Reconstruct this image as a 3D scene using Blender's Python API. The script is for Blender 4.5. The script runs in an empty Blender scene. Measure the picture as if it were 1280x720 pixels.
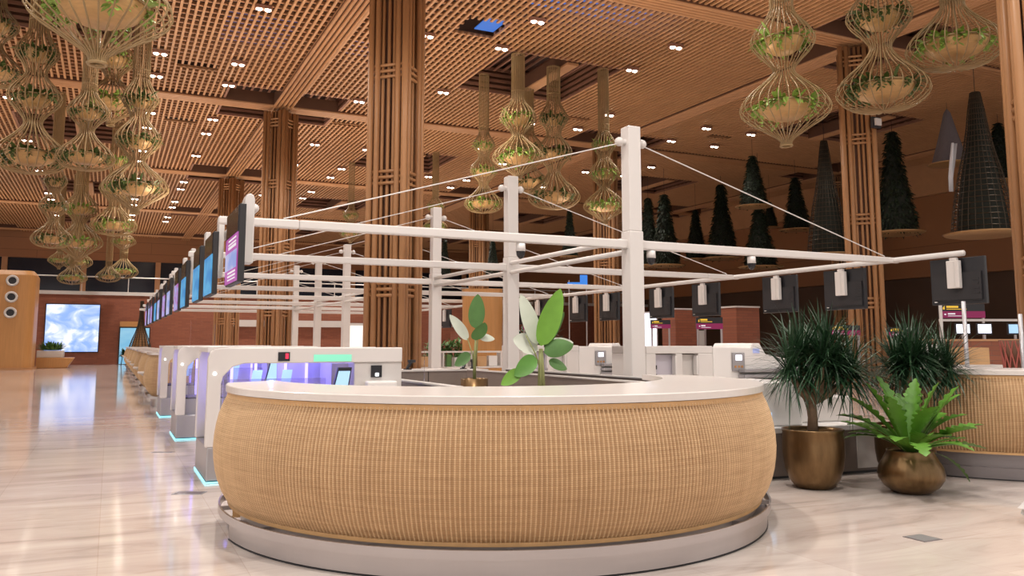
import bpy, math, random
from math import sin, cos, pi, radians, sqrt, atan2
from mathutils import Vector, Matrix
random.seed(7)
SC = bpy.context.scene
COL = SC.collection

# ------------------------------------------------------------------ materials
def new_mat(name):
    m = bpy.data.materials.new(name); m.use_nodes = True
    nt = m.node_tree; b = nt.nodes['Principled BSDF']
    return m, nt, b

def mat(name, col, rough=.5, metal=0., var=.0, scale=8., stretch=(1, 1, 1), bump=0., spec=.5, coat=0.):
    """plain procedural surface: base colour with a little noise variation of its own"""
    m, nt, b = new_mat(name)
    b.inputs['Roughness'].default_value = rough
    b.inputs['Metallic'].default_value = metal
    b.inputs['Specular IOR Level'].default_value = spec
    b.inputs['Coat Weight'].default_value = coat
    tc = nt.nodes.new('ShaderNodeTexCoord'); mp = nt.nodes.new('ShaderNodeMapping')
    mp.inputs['Scale'].default_value = stretch
    nz = nt.nodes.new('ShaderNodeTexNoise'); nz.inputs['Scale'].default_value = scale; nz.inputs['Detail'].default_value = 4
    mx = nt.nodes.new('ShaderNodeMixRGB')
    mx.inputs['Color1'].default_value = (*[c * (1 - var) for c in col], 1)
    mx.inputs['Color2'].default_value = (*[min(1, c * (1 + var)) for c in col], 1)
    L = nt.links.new
    L(tc.outputs['Object'], mp.inputs['Vector']); L(mp.outputs[0], nz.inputs['Vector'])
    L(nz.outputs['Fac'], mx.inputs['Fac']); L(mx.outputs[0], b.inputs['Base Color'])
    if bump:
        bp = nt.nodes.new('ShaderNodeBump'); bp.inputs['Strength'].default_value = bump; bp.inputs['Distance'].default_value = .01
        L(nz.outputs['Fac'], bp.inputs['Height']); L(bp.outputs[0], b.inputs['Normal'])
    return m

def glow(name, col, strength):
    m, nt, b = new_mat(name)
    b.inputs['Base Color'].default_value = (*[c * .3 for c in col], 1)
    b.inputs['Emission Color'].default_value = (*col, 1)
    b.inputs['Emission Strength'].default_value = strength
    return m

M = {}
M['bamboo'] = mat('bamboo', (.44, .225, .10), .45, 0, .16, 2, (3, 3, .3))
M['bamboo_slat'] = mat('bamboo_slat', (.55, .295, .145), .5, 0, .15, 1.5)
M['bamboo_cross'] = mat('bamboo_cross', (.38, .185, .085), .55, 0, .15, 1.5)
M['beam_wood'] = mat('beam_wood', (.50, .26, .125), .45, 0, .15, 2)
M['coffer'] = mat('coffer', (.30, .145, .095), .6, 0, .25, 2)
M['ceiling_dark'] = mat('ceiling_dark', (.045, .017, .011), .8, 0, .3, .8)
M['core_dark'] = mat('core_dark', (.12, .05, .025), .7, 0, .2, 2)
M['white_paint'] = mat('white_paint', (.68, .645, .625), .35, 0, .02, 3)
M['white_gloss'] = mat('white_gloss', (.76, .735, .72), .22, 0, .02, 3)
M['offwhite'] = mat('offwhite', (.62, .59, .57), .35, 0, .03, 3)
M['quartz'] = mat('quartz', (.70, .655, .625), .24, 0, .04, 14, coat=.1)
M['steel'] = mat('steel', (.50, .46, .455), .36, .9, .06, 3, (.6, .6, 9))
M['steel_dark'] = mat('steel_dark', (.27, .245, .25), .5, .8, .08, 3, (.6, .6, 9))
M['grey_metal'] = mat('grey_metal', (.42, .41, .43), .35, .6, .05, 4)
M['black'] = mat('black', (.018, .018, .022), .35, 0, .2, 5)
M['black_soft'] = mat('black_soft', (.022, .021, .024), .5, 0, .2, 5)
M['taupe'] = mat('taupe', (.20, .16, .14), .45, 0, .1, 4, (1, 1, 6))
M['brass'] = mat('brass', (.185, .115, .055), .34, .9, .5, 5, (3, 3, .7), .2)
M['soil'] = mat('soil', (.03, .02, .012), .9, 0, .4, 30, bump=.6)
M['trunk'] = mat('trunk', (.20, .13, .08), .8, 0, .35, 20, bump=.4)
M['trunk_green'] = mat('trunk_green', (.24, .26, .10), .6, 0, .35, 12, (4, 4, .6))
M['leaf_dark'] = mat('leaf_dark', (.018, .055, .022), .38, 0, .5, 6)
M['leaf_green'] = mat('leaf_green', (.09, .25, .035), .4, 0, .35, 5)
M['leaf_bright'] = mat('leaf_bright', (.16, .36, .04), .4, 0, .25, 5)
M['leaf_mid'] = mat('leaf_mid', (.085, .20, .05), .45, 0, .35, 5)
M['leaf_pale'] = mat('leaf_pale', (.52, .56, .47), .45, 0, .15, 5)
M['leaf_fern'] = mat('leaf_fern', (.105, .255, .03), .38, 0, .35, 7)
M['leaf_lantern'] = mat('leaf_lantern', (.26, .40, .07), .5, 0, .45, 4)
M['leaf_lantern_dark'] = mat('leaf_lantern_dark', (.085, .13, .03), .5, 0, .5, 4)
M['topiary'] = mat('topiary', (.022, .036, .018), .55, 0, .6, 3)
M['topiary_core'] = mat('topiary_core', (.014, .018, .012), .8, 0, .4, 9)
M['cane'] = mat('cane', (.35, .235, .11), .45, 0, .2, 5)
M['bowl'] = mat('bowl', (.62, .38, .16), .4, .1, .25, 5, (1, 1, 8))
M['tray'] = mat('tray', (.46, .27, .12), .35, .3, .15, 4)
M['mesh_bronze'] = mat('mesh_bronze', (.07, .052, .035), .4, .6, .3, 5)
M['grey_cloth'] = mat('grey_cloth', (.17, .15, .165), .85, 0, .2, 6, (5, 5, .4))
M['screen_off'] = mat('screen_off', (.02, .02, .025), .15, 0, .1, 3)
M['wood_orange'] = mat('wood_orange', (.50, .25, .085), .42, 0, .18, 2, (9, 9, .4))
M['magenta_sign'] = glow('magenta_sign', (.30, .015, .10), .55)
M['yellow_mark'] = glow('yellow_mark', (.9, .55, .05), .8)
M['white_mark'] = glow('white_mark', (.9, .85, .9), .7)
M['lamp'] = glow('lamp', (1, .90, .74), 22)
M['led_cyan'] = glow('led_cyan', (.30, .85, 1.0), 1.7)
M['led_purple'] = glow('led_purple', (.30, .26, 1.0), 3.2)
M['led_green'] = glow('led_green', (.30, .90, .62), .75)
M['led_white'] = glow('led_white', (.95, 1, 1), 5)
M['led_red'] = glow('led_red', (.85, .03, .08), 1.2)
M['tablet'] = glow('tablet', (.42, .66, .95), 1.0)
M['bright_screen'] = glow('bright_screen', (.86, .88, 1), 1.7)
M['blue_sign'] = glow('blue_sign', (.05, .26, .85), .8)
M['night_blue'] = glow('night_blue', (.04, .17, .62), .8)
M['night_dim'] = glow('night_dim', (.05, .09, .26), .55)
M['void_glass'] = mat('void_glass', (.012, .016, .03), .12, 0, .1, 2)
M['pink_board'] = mat('pink_board', (.62, .40, .40), .5, 0, .05, 3)
M['card'] = mat('card', (.55, .33, .16), .7, 0, .1, 5)
M['plastic_grey'] = mat('plastic_grey', (.50, .48, .47), .3, 0, .3, 9, bump=.5)
M['skin_lilac'] = mat('skin_lilac', (.56, .53, .60), .3, 0, .04, 3)

def marble():
    m, nt, b = new_mat('marble_floor'); L = nt.links.new; N = nt.nodes.new
    tc = N('ShaderNodeTexCoord')
    mp = N('ShaderNodeMapping'); mp.inputs['Rotation'].default_value = (0, 0, radians(32)); mp.inputs['Scale'].default_value = (.35, 1.7, 1)
    n1 = N('ShaderNodeTexNoise'); n1.inputs['Scale'].default_value = 1.5; n1.inputs['Detail'].default_value = 8; n1.inputs['Roughness'].default_value = .62; n1.inputs['Distortion'].default_value = .7
    r1 = N('ShaderNodeValToRGB'); e = r1.color_ramp.elements
    e[0].position = .30; e[0].color = (.44, .375, .34, 1)
    e[1].position = .62; e[1].color = (.70, .625, .575, 1)
    a = e.new(.44); a.color = (.61, .53, .485, 1)
    n2 = N('ShaderNodeTexNoise'); n2.inputs['Scale'].default_value = 3.2; n2.inputs['Detail'].default_value = 7; n2.inputs['Distortion'].default_value = 1.2
    r2 = N('ShaderNodeValToRGB'); e2 = r2.color_ramp.elements
    e2[0].position = .28; e2[0].color = (.72, .66, .63, 1); e2[1].position = .42; e2[1].color = (1, 1, 1, 1)
    mul = N('ShaderNodeMixRGB'); mul.blend_type = 'MULTIPLY'; mul.inputs['Fac'].default_value = .55
    L(tc.outputs['Object'], mp.inputs['Vector'])
    for n in (n1, n2): L(mp.outputs[0], n.inputs['Vector'])
    L(n1.outputs['Fac'], r1.inputs['Fac']); L(n2.outputs['Fac'], r2.inputs['Fac'])
    L(r1.outputs[0], mul.inputs['Color1']); L(r2.outputs[0], mul.inputs['Color2'])
    br = N('ShaderNodeTexBrick'); br.offset = 0.5
    br.inputs['Scale'].default_value = 1; br.inputs['Brick Width'].default_value = 1.5; br.inputs['Row Height'].default_value = .9
    br.inputs['Mortar Size'].default_value = .004; br.inputs['Mortar Smooth'].default_value = .3
    br.inputs['Color1'].default_value = (1, 1, 1, 1); br.inputs['Color2'].default_value = (.93, .915, .91, 1); br.inputs['Mortar'].default_value = (.86, .82, .80, 1)
    mr = N('ShaderNodeMapping'); mr.inputs['Rotation'].default_value = (0, 0, radians(90))
    L(tc.outputs['Object'], mr.inputs['Vector']); L(mr.outputs[0], br.inputs['Vector'])
    m2 = N('ShaderNodeMixRGB'); m2.blend_type = 'MULTIPLY'; m2.inputs['Fac'].default_value = 1
    L(mul.outputs[0], m2.inputs['Color1']); L(br.outputs['Color'], m2.inputs['Color2']); L(m2.outputs[0], b.inputs['Base Color'])
    b.inputs['Roughness'].default_value = .085; b.inputs['Specular IOR Level'].default_value = .5
    return m
M['marble'] = marble()

def brick():
    m, nt, b = new_mat('red_brick'); L = nt.links.new; N = nt.nodes.new
    tc = N('ShaderNodeTexCoord'); mp = N('ShaderNodeMapping'); mp.inputs['Rotation'].default_value = (radians(90), 0, 0)
    br = N('ShaderNodeTexBrick'); br.inputs['Scale'].default_value = 1; br.inputs['Brick Width'].default_value = .5; br.inputs['Row Height'].default_value = .12
    br.inputs['Mortar Size'].default_value = .008
    br.inputs['Color1'].default_value = (.30, .098, .052, 1); br.inputs['Color2'].default_value = (.25, .078, .042, 1); br.inputs['Mortar'].default_value = (.19, .075, .048, 1)
    L(tc.outputs['Object'], mp.inputs['Vector']); L(mp.outputs[0], br.inputs['Vector']); L(br.outputs['Color'], b.inputs['Base Color'])
    b.inputs['Roughness'].default_value = .6
    return m
M['brick'] = brick()

def plank(name, c1, c2, rot, w=6., h=.35):
    m, nt, b = new_mat(name); L = nt.links.new; N = nt.nodes.new
    tc = N('ShaderNodeTexCoord'); mp = N('ShaderNodeMapping'); mp.inputs['Rotation'].default_value = rot
    br = N('ShaderNodeTexBrick'); br.inputs['Scale'].default_value = 1; br.inputs['Brick Width'].default_value = w; br.inputs['Row Height'].default_value = h
    br.inputs['Mortar Size'].default_value = .015
    br.inputs['Color1'].default_value = (*c1, 1); br.inputs['Color2'].default_value = (*c2, 1); br.inputs['Mortar'].default_value = (*[c * .35 for c in c1], 1)
    L(tc.outputs['Object'], mp.inputs['Vector']); L(mp.outputs[0], br.inputs['Vector']); L(br.outputs['Color'], b.inputs['Base Color'])
    b.inputs['Roughness'].default_value = .5
    return m
M['plank_far'] = plank('plank_far', (.36, .16, .07), (.32, .14, .06), (radians(90), 0, 0), 7, 1.2)
M['plank_side'] = plank('plank_side', (.33, .145, .058), (.29, .125, .05), (radians(90), 0, radians(90)), 5, .9)
M['dark_side'] = mat('dark_side', (.085, .045, .026), .6, 0, .25, .5)

def rattan(name, gain=1., ribs=1.):
    """woven cane: fine weft rows between the upright canes (UV in metres along the face and up it)"""
    m, nt, b = new_mat(name); L = nt.links.new; N = nt.nodes.new
    uv = N('ShaderNodeUVMap')
    sx = N('ShaderNodeSeparateXYZ'); L(uv.outputs[0], sx.inputs[0])
    def wave(sock, period):
        a = N('ShaderNodeMath'); a.operation = 'MULTIPLY'; a.inputs[1].default_value = 2 * pi / period; L(sock, a.inputs[0])
        s = N('ShaderNodeMath'); s.operation = 'SINE'; L(a.outputs[0], s.inputs[0])
        h = N('ShaderNodeMath'); h.operation = 'MULTIPLY_ADD'; h.inputs[1].default_value = .5; h.inputs[2].default_value = .5; L(s.outputs[0], h.inputs[0])
        return h.outputs[0]
    wv = wave(sx.outputs['Y'], .0135)
    n1 = N('ShaderNodeTexNoise'); n1.inputs['Scale'].default_value = 1; n1.inputs['Detail'].default_value = 3
    mp = N('ShaderNodeMapping'); mp.inputs['Scale'].default_value = (2.2, 55, 1); L(uv.outputs[0], mp.inputs['Vector']); L(mp.outputs[0], n1.inputs['Vector'])
    n2 = N('ShaderNodeTexNoise'); n2.inputs['Scale'].default_value = 1; n2.inputs['Detail'].default_value = 3
    mp2 = N('ShaderNodeMapping'); mp2.inputs['Scale'].default_value = (26, 1.2, 1); L(uv.outputs[0], mp2.inputs['Vector']); L(mp2.outputs[0], n2.inputs['Vector'])
    r = N('ShaderNodeValToRGB'); e = r.color_ramp.elements
    e[0].position = .18; e[0].color = (.42 * gain, .25 * gain, .125 * gain, 1)
    e[1].position = .82; e[1].color = (.86 * gain, .62 * gain, .37 * gain, 1)
    mx = N('ShaderNodeMath'); mx.operation = 'MULTIPLY_ADD'; mx.inputs[1].default_value = .22
    ad = N('ShaderNodeMath'); ad.operation = 'ADD'
    m1 = N('ShaderNodeMath'); m1.operation = 'MULTIPLY'; m1.inputs[1].default_value = .5; L(n1.outputs['Fac'], m1.inputs[0])
    m2 = N('ShaderNodeMath'); m2.operation = 'MULTIPLY'; m2.inputs[1].default_value = .34; L(n2.outputs['Fac'], m2.inputs[0])
    L(m1.outputs[0], ad.inputs[0]); L(m2.outputs[0], ad.inputs[1])
    L(wv, mx.inputs[0]); L(ad.outputs[0], mx.inputs[2]); L(mx.outputs[0], r.inputs['Fac'])
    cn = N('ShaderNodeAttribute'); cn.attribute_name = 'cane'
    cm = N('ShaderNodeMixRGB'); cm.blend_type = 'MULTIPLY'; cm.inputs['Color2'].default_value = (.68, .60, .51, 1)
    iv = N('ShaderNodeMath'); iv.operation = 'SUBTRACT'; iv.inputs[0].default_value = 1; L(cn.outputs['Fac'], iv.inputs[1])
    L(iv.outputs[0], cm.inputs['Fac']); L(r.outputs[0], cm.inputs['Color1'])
    L(cm.outputs[0], b.inputs['Base Color'])
    bp = N('ShaderNodeBump'); bp.inputs['Strength'].default_value = .5; bp.inputs['Distance'].default_value = .004
    L(wv, bp.inputs['Height']); L(bp.outputs[0], b.inputs['Normal'])
    b.inputs['Roughness'].default_value = .5
    return m
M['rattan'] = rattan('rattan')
M['rattan_trim'] = mat('rattan_trim', (.60, .36, .16), .45, 0, .2, 10)

def cloud_ad():
    m, nt, b = new_mat('lightbox_picture'); L = nt.links.new; N = nt.nodes.new
    tc = N('ShaderNodeTexCoord'); mp = N('ShaderNodeMapping'); mp.inputs['Scale'].default_value = (1, 1, 1.5)
    nz = N('ShaderNodeTexNoise'); nz.inputs['Scale'].default_value = .75; nz.inputs['Detail'].default_value = 6; nz.inputs['Distortion'].default_value = .8
    r = N('ShaderNodeValToRGB'); e = r.color_ramp.elements
    e[0].position = .40; e[0].color = (.24, .40, .88, 1); e[1].position = .64; e[1].color = (.92, .93, 1, 1)
    a = e.new(.52); a.color = (.46, .58, .96, 1)
    L(tc.outputs['Object'], mp.inputs['Vector']); L(mp.outputs[0], nz.inputs['Vector']); L(nz.outputs['Fac'], r.inputs['Fac'])
    L(r.outputs[0], b.inputs['Emission Color']); b.inputs['Emission Strength'].default_value = 1.25
    b.inputs['Base Color'].default_value = (.05, .05, .06, 1); b.inputs['Roughness'].default_value = .25
    return m
M['cloud_ad'] = cloud_ad()

def screen_mat(name, c1, c2, scale=2.5, strength=.75):
    m, nt, b = new_mat(name); L = nt.links.new; N = nt.nodes.new
    tc = N('ShaderNodeTexCoord'); mp = N('ShaderNodeMapping'); mp.inputs['Scale'].default_value = (1, 1, 2)
    nz = N('ShaderNodeTexNoise'); nz.inputs['Scale'].default_value = scale; nz.inputs['Detail'].default_value = 3
    r = N('ShaderNodeValToRGB'); e = r.color_ramp.elements
    e[0].position = .38; e[0].color = (*c1, 1); e[1].position = .62; e[1].color = (*c2, 1)
    L(tc.outputs['Object'], mp.inputs['Vector']); L(mp.outputs[0], nz.inputs['Vector']); L(nz.outputs['Fac'], r.inputs['Fac'])
    L(r.outputs[0], b.inputs['Emission Color']); b.inputs['Emission Strength'].default_value = strength
    b.inputs['Base Color'].default_value = (.02, .02, .02, 1)
    return m
M['scr_blue'] = screen_mat('screen_blue', (.02, .30, .72), (.10, .50, .88))
M['scr_magenta'] = screen_mat('screen_magenta', (.48, .06, .40), (.60, .14, .55))
M['scr_mixed'] = screen_mat('screen_mixed', (.55, .12, .50), (.45, .50, .95), 3.5)
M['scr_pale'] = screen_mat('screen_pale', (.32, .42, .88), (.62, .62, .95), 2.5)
M['scr_doorway'] = screen_mat('screen_doorway', (.22, .58, .86), (.36, .70, .92), .5, .85)

def glass_mat():
    m, nt, b = new_mat('clear_glass')
    b.inputs['Base Color'].default_value = (.93, .95, .96, 1); b.inputs['Roughness'].default_value = .02
    b.inputs['Transmission Weight'].default_value = 1.; b.inputs['IOR'].default_value = 1.05
    return m
M['glass'] = glass_mat()
def glass_tint():
    m, nt, b = new_mat('lilac_glass')
    b.inputs['Base Color'].default_value = (.80, .76, .96, 1); b.inputs['Roughness'].default_value = .08
    b.inputs['Transmission Weight'].default_value = .8; b.inputs['IOR'].default_value = 1.1
    return m
M['lilac_glass'] = glass_tint()

# ------------------------------------------------------------------ mesh builder
class MB:
    def __init__(s): s.v = []; s.f = []; s.uv = None
    def add(s, vs, fs):
        o = len(s.v); s.v += [tuple(p) for p in vs]; s.f += [tuple(i + o for i in f) for f in fs]; return s
    def box(s, x0, x1, y0, y1, z0, z1):
        return s.add([(x0, y0, z0), (x1, y0, z0), (x1, y1, z0), (x0, y1, z0), (x0, y0, z1), (x1, y0, z1), (x1, y1, z1), (x0, y1, z1)],
                     [(0, 3, 2, 1), (4, 5, 6, 7), (0, 1, 5, 4), (1, 2, 6, 5), (2, 3, 7, 6), (3, 0, 4, 7)])
    def prism(s, pts, a0, a1, axis='z'):
        """closed polygon (2-D) extruded along an axis; x: pts=(y,z), y: pts=(x,z), z: pts=(x,y)"""
        n = len(pts)
        mk = {'z': lambda p, a: (p[0], p[1], a), 'y': lambda p, a: (p[0], a, p[1]), 'x': lambda p, a: (a, p[0], p[1])}[axis]
        vs = [mk(p, a0) for p in pts] + [mk(p, a1) for p in pts]
        fs = [tuple(range(n))[::-1], tuple(range(n, 2 * n))] + [(i, (i + 1) % n, n + (i + 1) % n, n + i) for i in range(n)]
        return s.add(vs, fs)
    def tube(s, pts, r, n=6, cap=True):
        pts = [Vector(p) for p in pts]; k = len(pts)
        rs = r if isinstance(r, (list, tuple)) else [r] * k
        vs = []; up = None
        for i, p in enumerate(pts):
            d = (pts[min(i + 1, k - 1)] - pts[max(i - 1, 0)]).normalized()
            if up is None:
                up = Vector((0, 0, 1)) if abs(d.z) < .9 else Vector((1, 0, 0))
            a = d.cross(up)
            if a.length < 1e-5: a = d.orthogonal()
            a.normalize(); b = a.cross(d).normalized(); up = b
            for j in range(n):
                t = 2 * pi * j / n; vs.append(p + (a * cos(t) + b * sin(t)) * rs[i])
        fs = [(i * n + j, i * n + (j + 1) % n, (i + 1) * n + (j + 1) % n, (i + 1) * n + j) for i in range(k - 1) for j in range(n)]
        if cap: fs += [tuple(range(n))[::-1], tuple(range((k - 1) * n, k * n))]
        return s.add(vs, fs)
    def bar(s, p, q, w, h, w2=None, h2=None):
        """rectangular bar from p to q (w across, h up), may taper"""
        p = Vector(p); q = Vector(q); d = (q - p).normalized()
        up = Vector((0, 0, 1)) if abs(d.z) < .95 else Vector((0, 1, 0))
        a = d.cross(up).normalized(); b = a.cross(d).normalized()
        w2 = w if w2 is None else w2; h2 = h if h2 is None else h2
        vs = []
        for c, ww, hh in ((p, w, h), (q, w2, h2)):
            vs += [c - a * ww / 2 - b * hh / 2, c + a * ww / 2 - b * hh / 2, c + a * ww / 2 + b * hh / 2, c - a * ww / 2 + b * hh / 2]
        return s.add(vs, [(0, 1, 2, 3), (7, 6, 5, 4), (0, 4, 5, 1), (1, 5, 6, 2), (2, 6, 7, 3), (3, 7, 4, 0)])
    def lathe(s, prof, n=24, a0=0., a1=2 * pi, cx=0., cy=0., cz=0.):
        full = abs(a1 - a0 - 2 * pi) < 1e-6; k = n if full else n + 1; m = len(prof)
        vs = [(cx + r * cos(a0 + (a1 - a0) * j / n), cy + r * sin(a0 + (a1 - a0) * j / n), cz + z) for j in range(k) for r, z in prof]
        fs = []
        for j in range(n):
            jj = (j + 1) % k
            fs += [(j * m + i, jj * m + i, jj * m + i + 1, j * m + i + 1) for i in range(m - 1)]
        return s.add(vs, fs)
    def ball(s, c, rx, ry=None, rz=None, n=12, m=8):
        ry = rx if ry is None else ry; rz = rx if rz is None else rz
        vs = [(c[0], c[1], c[2] - rz)]
        for i in range(1, m):
            t = pi * i / m
            vs += [(c[0] + rx * sin(t) * cos(2 * pi * j / n), c[1] + ry * sin(t) * sin(2 * pi * j / n), c[2] - rz * cos(t)) for j in range(n)]
        vs.append((c[0], c[1], c[2] + rz)); N = len(vs) - 1
        fs = [(0, 1 + (j + 1) % n, 1 + j) for j in range(n)]
        for i in range(m - 2):
            fs += [(1 + i * n + j, 1 + i * n + (j + 1) % n, 1 + (i + 1) * n + (j + 1) % n, 1 + (i + 1) * n + j) for j in range(n)]
        fs += [(1 + (m - 2) * n + j, 1 + (m - 2) * n + (j + 1) % n, N) for j in range(n)]
        return s.add(vs, fs)
    def leaf(s, base, d, length, width, droop=.3, seg=4, fold=.15, shape=None, side=None):
        """a blade: a strip of two halves with a midrib, bending down along its length"""
        p = Vector(base); d = Vector(d).normalized()
        sd = d.cross(Vector((0, 0, 1))) if side is None else Vector(side)
        if sd.length < 1e-4: sd = Vector((1, 0, 0))
        sd.normalize(); vs = []; st = length / seg
        for i in range(seg + 1):
            t = i / seg
            w = (shape(t) if shape else sin(pi * min(1, .12 + t * .88)) ** .8) * width / 2
            nrm = sd.cross(d).normalized()
            vs += [p - sd * w + nrm * w * fold, p, p + sd * w + nrm * w * fold]
            d = (d + Vector((0, 0, -droop / seg))).normalized(); p = p + d * st
        fs = []
        for i in range(seg):
            a = i * 3; fs += [(a, a + 1, a + 4, a + 3), (a + 1, a + 2, a + 5, a + 4)]
        return s.add(vs, fs)
    def build(s, name, m, parent=None, smooth=False, bevel=0., uv=None):
        me = bpy.data.meshes.new(name); me.from_pydata(s.v, [], s.f); me.update()
        if uv is not None:
            l = me.uv_layers.new(name='UVMap')
            for lp in me.loops: l.data[lp.index].uv = uv[lp.vertex_index]
        if hasattr(s, 'cane'):
            at = me.attributes.new('cane', 'FLOAT', 'POINT'); at.data.foreach_set('value', s.cane)
        if smooth: me.polygons.foreach_set('use_smooth', [True] * len(me.polygons))
        me.materials.append(m)
        o = bpy.data.objects.new(name, me); COL.objects.link(o)
        if parent is not None: o.parent = parent
        if bevel:
            b = o.modifiers.new('soft_edges', 'BEVEL'); b.width = bevel; b.segments = 2; b.limit_method = 'ANGLE'; b.angle_limit = radians(40)
        return o

def tag(o, label, cat, group=None, kind=None):
    o['label'] = label; o['category'] = cat
    if group: o['group'] = group
    if kind: o['kind'] = kind
    return o
def thing(name, label, cat, loc=(0, 0, 0), rotz=0., group=None, kind=None):
    o = bpy.data.objects.new(name, None); COL.objects.link(o); o.empty_display_size = .2
    o.location = loc; o.rotation_euler = (0, 0, rotz)
    return tag(o, label, cat, group, kind)
def kids(o): return [c for c in COL.objects if c.parent == o]
def dup(root, loc, rotz=None, label=None, group=None, scale=None):
    def cp(o, par):
        c = o.copy(); COL.objects.link(c)
        if par is not None: c.parent = par
        for k in KIDS.get(o.name, []): cp(k, c)
        return c
    KIDS = {}
    for o in list(COL.objects):
        if o.parent is not None: KIDS.setdefault(o.parent.name, []).append(o)
    r = cp(root, None); r.location = loc
    if rotz is not None: r.rotation_euler = (0, 0, rotz)
    if label: r['label'] = label
    if group: r['group'] = group
    if scale is not None: r.scale = (scale,) * 3 if not isinstance(scale, tuple) else scale
    return r
def struct(o): o['kind'] = 'structure'; return o
ORD = ['first', 'second', 'third', 'fourth', 'fifth', 'sixth', 'seventh', 'eighth', 'ninth', 'tenth', 'eleventh', 'twelfth', 'thirteenth', 'fourteenth']
CZ = 12.6          # underside of the bamboo lattice
BAY = 4.53         # bay of the steel frame and of the desks
S = 17.9           # column grid
GX, GY = 6.8, 21.6

# ------------------------------------------------------------------ shell of the hall
struct(MB().box(-32, 60, -12, 97, -.1, 0).build('floor', M['marble']))

def room():
    # back wall: brick below, dark glazed gallery, timber above
    struct(MB().box(-30, 46, 66.3, 70, 0, 4.9).build('wall_back', M['brick']))
    struct(MB().box(-30, 46, 66.2, 70, 4.9, 5.15).build('trim_1', M['offwhite']))
    struct(MB().box(-32, 46, 96, 96.3, 0, 10.0).build('window_1', M['void_glass']))
    struct(MB().box(-32, 46, 95.6, 96.3, 10.0, 14).build('wall_back_upper', M['plank_far']))
    for k, x in enumerate((-24, -17, -10, -3, 4, 11, 18, 25, 32, 39)):
        struct(MB().box(x, x + .5, 95.7, 96, 5, 10).build('trim_%d' % (k + 5), M['beam_wood']))
    # right wall: dark below, planked timber above
    struct(MB().box(46, 46.5, 5, 96, 0, 5.6).build('wall_right', M['dark_side']))
    struct(MB().box(45.6, 46.5, 5, 96, 5.6, 14).build('wall_right_upper', M['plank_side']))
room()

HALF = 2.6
coffers = []
for i in range(-2, 3):
    for j in range(0, 6):
        for (ox, oy) in ((0, 0), (S / 2, S / 2)):
            cx, cy = GX + i * S + ox, GY + (j - 1) * S + oy
            if -26 < cx < 45 and 6 < cy < 95: coffers.append((cx, cy))
holes = [(cx - HALF, cx + HALF, cy - HALF, cy + HALF) for cx, cy in coffers]
holes += [(10.7, 12.1, 25.6, 27.0), (1.9, 3.4, 34.9, 35.4), (1.95, 3.45, 44.0, 44.5), (9.6, 11.1, 41.0, 41.5), (19.6, 21.1, 35.0, 35.5), (28.6, 30.0, 34.9, 35.5)]
def lattice():
    root = struct(MB().box(-26, 46, 7, 95.6, 13.9, 14.1).build('ceiling', M['ceiling_dark']))
    P = .24; W = .085
    def cuts(lo, hi, blocks):
        segs = []; a = lo
        for b0, b1 in sorted(blocks):
            if b0 > a: segs.append((a, min(b0, hi)))
            a = max(a, b1)
        if a < hi: segs.append((a, hi))
        return segs
    lo = MB(); hi = MB()
    x = -26.
    while x < 45.6:
        for a, b in cuts(7, 95.6, [(h[2], h[3]) for h in holes if h[0] < x < h[1]]):
            lo.box(x - W / 2, x + W / 2, a, b, CZ, CZ + .07)
        x += P
    y = 7.
    PC = .46; WC = .13
    while y < 95.6:
        for a, b in cuts(-26, 45.6, [(h[0], h[1]) for h in holes if h[2] < y < h[3]]):
            hi.box(a, b, y - WC / 2, y + WC / 2, CZ + .075, CZ + .17)
        y += PC
    lo.build('slat_layer', M['bamboo_slat'], root); hi.build('cross_slat_layer', M['bamboo_cross'], root)
    # coffers: slatted side walls and a slatted dark top
    c = MB(); t = MB()
    for cx, cy in coffers:
        x0, x1, y0, y1 = cx - HALF, cx + HALF, cy - HALF, cy + HALF
        for z in (CZ + .02, CZ + .28, CZ + .54, CZ + .80, CZ + 1.06):
            for bx in ((x0 - .08, x0 + .02, y0, y1), (x1 - .02, x1 + .08, y0, y1), (x0, x1, y0 - .08, y0 + .02), (x0, x1, y1 - .02, y1 + .08)):
                c.box(*bx, z, z + .12)
        for bx in ((x0 - .14, x0 - .1, y0, y1), (x1 + .1, x1 + .14, y0, y1), (x0, x1, y0 - .14, y0 - .1), (x0, x1, y1 + .1, y1 + .14)):
            t.box(*bx, CZ + .1, 13.88)
        k = x0 + .2
        while k < x1:
            c.box(k - .05, k + .05, y0, y1, CZ + 1.02, CZ + 1.1); k += .4
    c.build('coffer_slats', M['coffer'], root); t.build('coffer_lining', M['core_dark'], root)
    # main beams on the column lines
    def beam_y(x, a, b, w=.95):
        m = MB(); MB().box(x - w / 2 + .04, x + w / 2 - .04, a, b, CZ - .05, CZ + .5).build('beam_core', M['core_dark'], root)
        for k in range(5):
            xx = x - w / 2 + .1 + k * (w - .2) / 4
            m.tube([(xx, a, CZ - .09), (xx, b, CZ - .09)], .066, 8)
        m.build('main_beam', M['beam_wood'], root, smooth=False)
    def beam_x(y, a, b, w=.95):
        m = MB(); MB().box(a, b, y - w / 2 + .04, y + w / 2 - .04, CZ - .04, CZ + .5).build('beam_core', M['core_dark'], root)
        for k in range(5):
            yy = y - w / 2 + .1 + k * (w - .2) / 4
            m.tube([(a, yy, CZ - .08), (b, yy, CZ - .08)], .07, 8)
        m.build('main_beam', M['beam_wood'], root)
    for i in range(-1, 3): beam_y(GX + i * S, 7, 95.5)
    for j in range(0, 5): beam_x(GY + j * S, -26, 45.5)
    for cx, cy in coffers:
        if abs(((cx - GX) / S) % 1 - .5) < .1: beam_y(cx + .3, cy - HALF, cy + HALF, .6)
    # soffit edge, end bulkhead
    MB().box(45.2, 45.6, 7, 95.6, 10.6, 13.9).build('end_bulkhead', M['beam_wood'], root)
lattice()
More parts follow.
